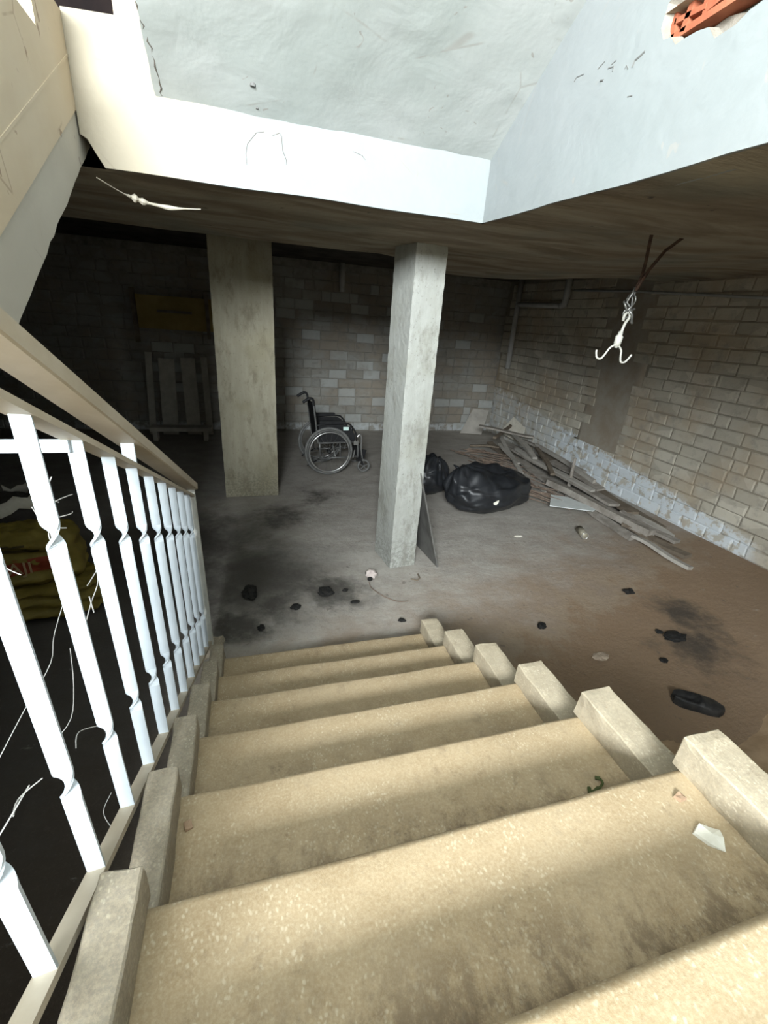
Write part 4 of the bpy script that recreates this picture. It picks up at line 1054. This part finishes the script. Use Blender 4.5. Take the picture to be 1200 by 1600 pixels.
# litter on the treads
def flake(name, loc, pts, th, mat, lab, cat, rot=(0, 0, 0)):
    n_ = len(pts); c = (sum(p[0] for p in pts) / n_, sum(p[1] for p in pts) / n_)
    m_ = MB().add([(x, y, .0) for x, y in pts] + [(x * .93, y * .93, th * (1 + .8 * math.sin(i * 2.1))) for i, (x, y) in enumerate(pts)] + [(c[0], c[1], th * 1.5), (c[0], c[1], 0)],
                  [(i, (i + 1) % n_, n_ + (i + 1) % n_, n_ + i) for i in range(n_)] + [(n_ + i, n_ + (i + 1) % n_, 2 * n_) for i in range(n_)] + [((i + 1) % n_, i, 2 * n_ + 1) for i in range(n_)])
    o = build(m_, name, mat, None, False, loc); o.rotation_euler = rot
    return tag(o, lab, cat)
T6, T5 = RISE * 6 + .001, RISE * 5 + .001
flake('plaster_flake', (1.035, -1.945, T6), [(-.030, .016), (-.006, .027), (.018, .017), (.030, .006), (.019, -.010), (.006, -.028), (-.018, -.010)], .006, M_pale, 'cream flake of plaster lying on the upper tread at the right', 'flake')
flake('chip', (1.045, -1.865, T6), [(-.014, .006), (.002, .010), (.014, .002), (.010, -.006), (-.008, -.007)], .006, M_chipbrown, 'small brown chip beside the kerb on the upper tread', 'chip')
lf = MB().tube(smooth_pts([(-.03, -.012, .004), (-.012, -.012, .008), (0, -.008, .006), (.018, .0, .008), (.022, .014, .006)]), [.004] * 5 + [.006] * 6 + [.003] * 10, 5)
lf.tube([(-.03, -.012, .004), (-.024, .0, .006)], .005, 5); lf.tube([(.022, .014, .006), (.012, .02, .004)], .005, 5)
tag(build(lf, 'dry_leaf', M_leaf, None, False, (1.00, -1.715, T5)), 'curled dry green leaf on the tread below the plaster flake', 'leaf')
flake('chip', (.022, -1.585, T5), [(-.010, .008), (.006, .010), (.012, -.004), (-.004, -.010)], .008, M_chipbrown, 'small brown chip at the left kerb of the second visible tread', 'chip')

# ================================================================== COBWEBS
def web(name, strands, lab, r=.0012, mat=M_web):
    m_ = MB()
    for s_ in strands: m_.tube(smooth_pts(s_, 4), r, 4)
    return tag(build(m_, name, mat), lab, 'cobweb')
hw = MB()
ps = smooth_pts([(-.315, -.05, 2.262), (-.29, .06, 2.258), (-.262, .13, 2.252), (-.240, .165, 2.250), (-.20, .19, 2.243), (-.14, .215, 2.240), (-.09, .215, 2.238), (-.03, .235, 2.246), (.02, .245, 2.252)], 6)
rad = [.0022 + .011 * math.exp(-((i / len(ps) - .42) / .10) ** 2) * (1 + .5 * math.sin(i * 1.4)) + .007 * math.exp(-((i / len(ps) - .68) / .10) ** 2) for i in range(len(ps))]
hw.tube(ps, rad, 6)
tag(build(hw, 'hanging_cobweb', M_webp), 'thick dusty cobweb strand sagging under the white beam', 'cobweb')
def wob_strand(ps, k):
    out_ = []
    for i, p in enumerate(ps):
        out_.append((p[0] - .012 * math.sin(i * 2.1 + k), p[1] + .004 * math.sin(i * 3.3 + k), p[2] + .004 * math.cos(i * 2.7 + k)))
    return out_
WS = [('long cobweb thread running slantwise behind the nearest balusters', .0007, [[(-.16, -1.396, 1.331), (-.16, -1.488, 1.277), (-.16, -1.572, 1.269), (-.16, -1.65, 1.255), (-.16, -1.734, 1.234)]]),
      ('short cobweb thread hanging beside the second baluster', .0007, [[(-.16, -1.452, 1.202), (-.16, -1.489, 1.154), (-.16, -1.562, 1.124), (-.16, -1.592, 1.117)]]),
      ('dusty cobweb hanging between the second and third balusters', .0011, [[(-.16, -1.244, 1.315), (-.16, -1.293, 1.268), (-.16, -1.339, 1.231), (-.16, -1.396, 1.181)], [(-.16, -1.331, 1.251), (-.16, -1.359, 1.22)], [(-.16, -1.25, 1.31), (-.16, -1.262, 1.275), (-.16, -1.30, 1.262)]]),
      ('tangled cobweb below the white cross bar', .0010, [[(-.16, -1.446, 1.535), (-.16, -1.431, 1.492), (-.16, -1.418, 1.448), (-.16, -1.437, 1.431)], [(-.16, -1.327, 1.489), (-.16, -1.383, 1.491), (-.16, -1.428, 1.497)], [(-.16, -1.404, 1.549), (-.16, -1.398, 1.51), (-.16, -1.363, 1.487)], [(-.16, -1.43, 1.50), (-.16, -1.40, 1.47), (-.16, -1.36, 1.455), (-.16, -1.33, 1.45)], [(-.16, -1.46, 1.51), (-.16, -1.43, 1.47), (-.16, -1.40, 1.44)]]),
      ('ragged cobweb at the lower left behind the railing', .0012, [[(-.16, -1.712, 1.165), (-.16, -1.754, 1.154), (-.16, -1.791, 1.149)], [(-.16, -1.682, 1.137), (-.16, -1.72, 1.139), (-.16, -1.744, 1.146)]]),
      ('curled cobweb bit near the lower twist of the third baluster', .0010, [[(-.16, -1.453, .996), (-.16, -1.507, 1.035), (-.16, -1.538, 1.036)]]),
      ('short cobweb thread close to the bottom rail', .0008, [[(-.16, -1.463, .788), (-.16, -1.488, .767), (-.16, -1.517, .746)]]),
      ('curled cobweb thread in front of the printed sack', .0008, [[(-.16, -1.588, 1.497), (-.16, -1.585, 1.476), (-.16, -1.588, 1.45)]]),
      ('short cobweb thread beneath the curled one, low before the printed sack', .0008, [[(-.16, -1.639, 1.394), (-.16, -1.65, 1.374), (-.16, -1.658, 1.339)]])]
for k, (lab, r, st_) in enumerate(WS): web('cobweb', [wob_strand(p, k + i) for i, p in enumerate(st_)], lab, r)
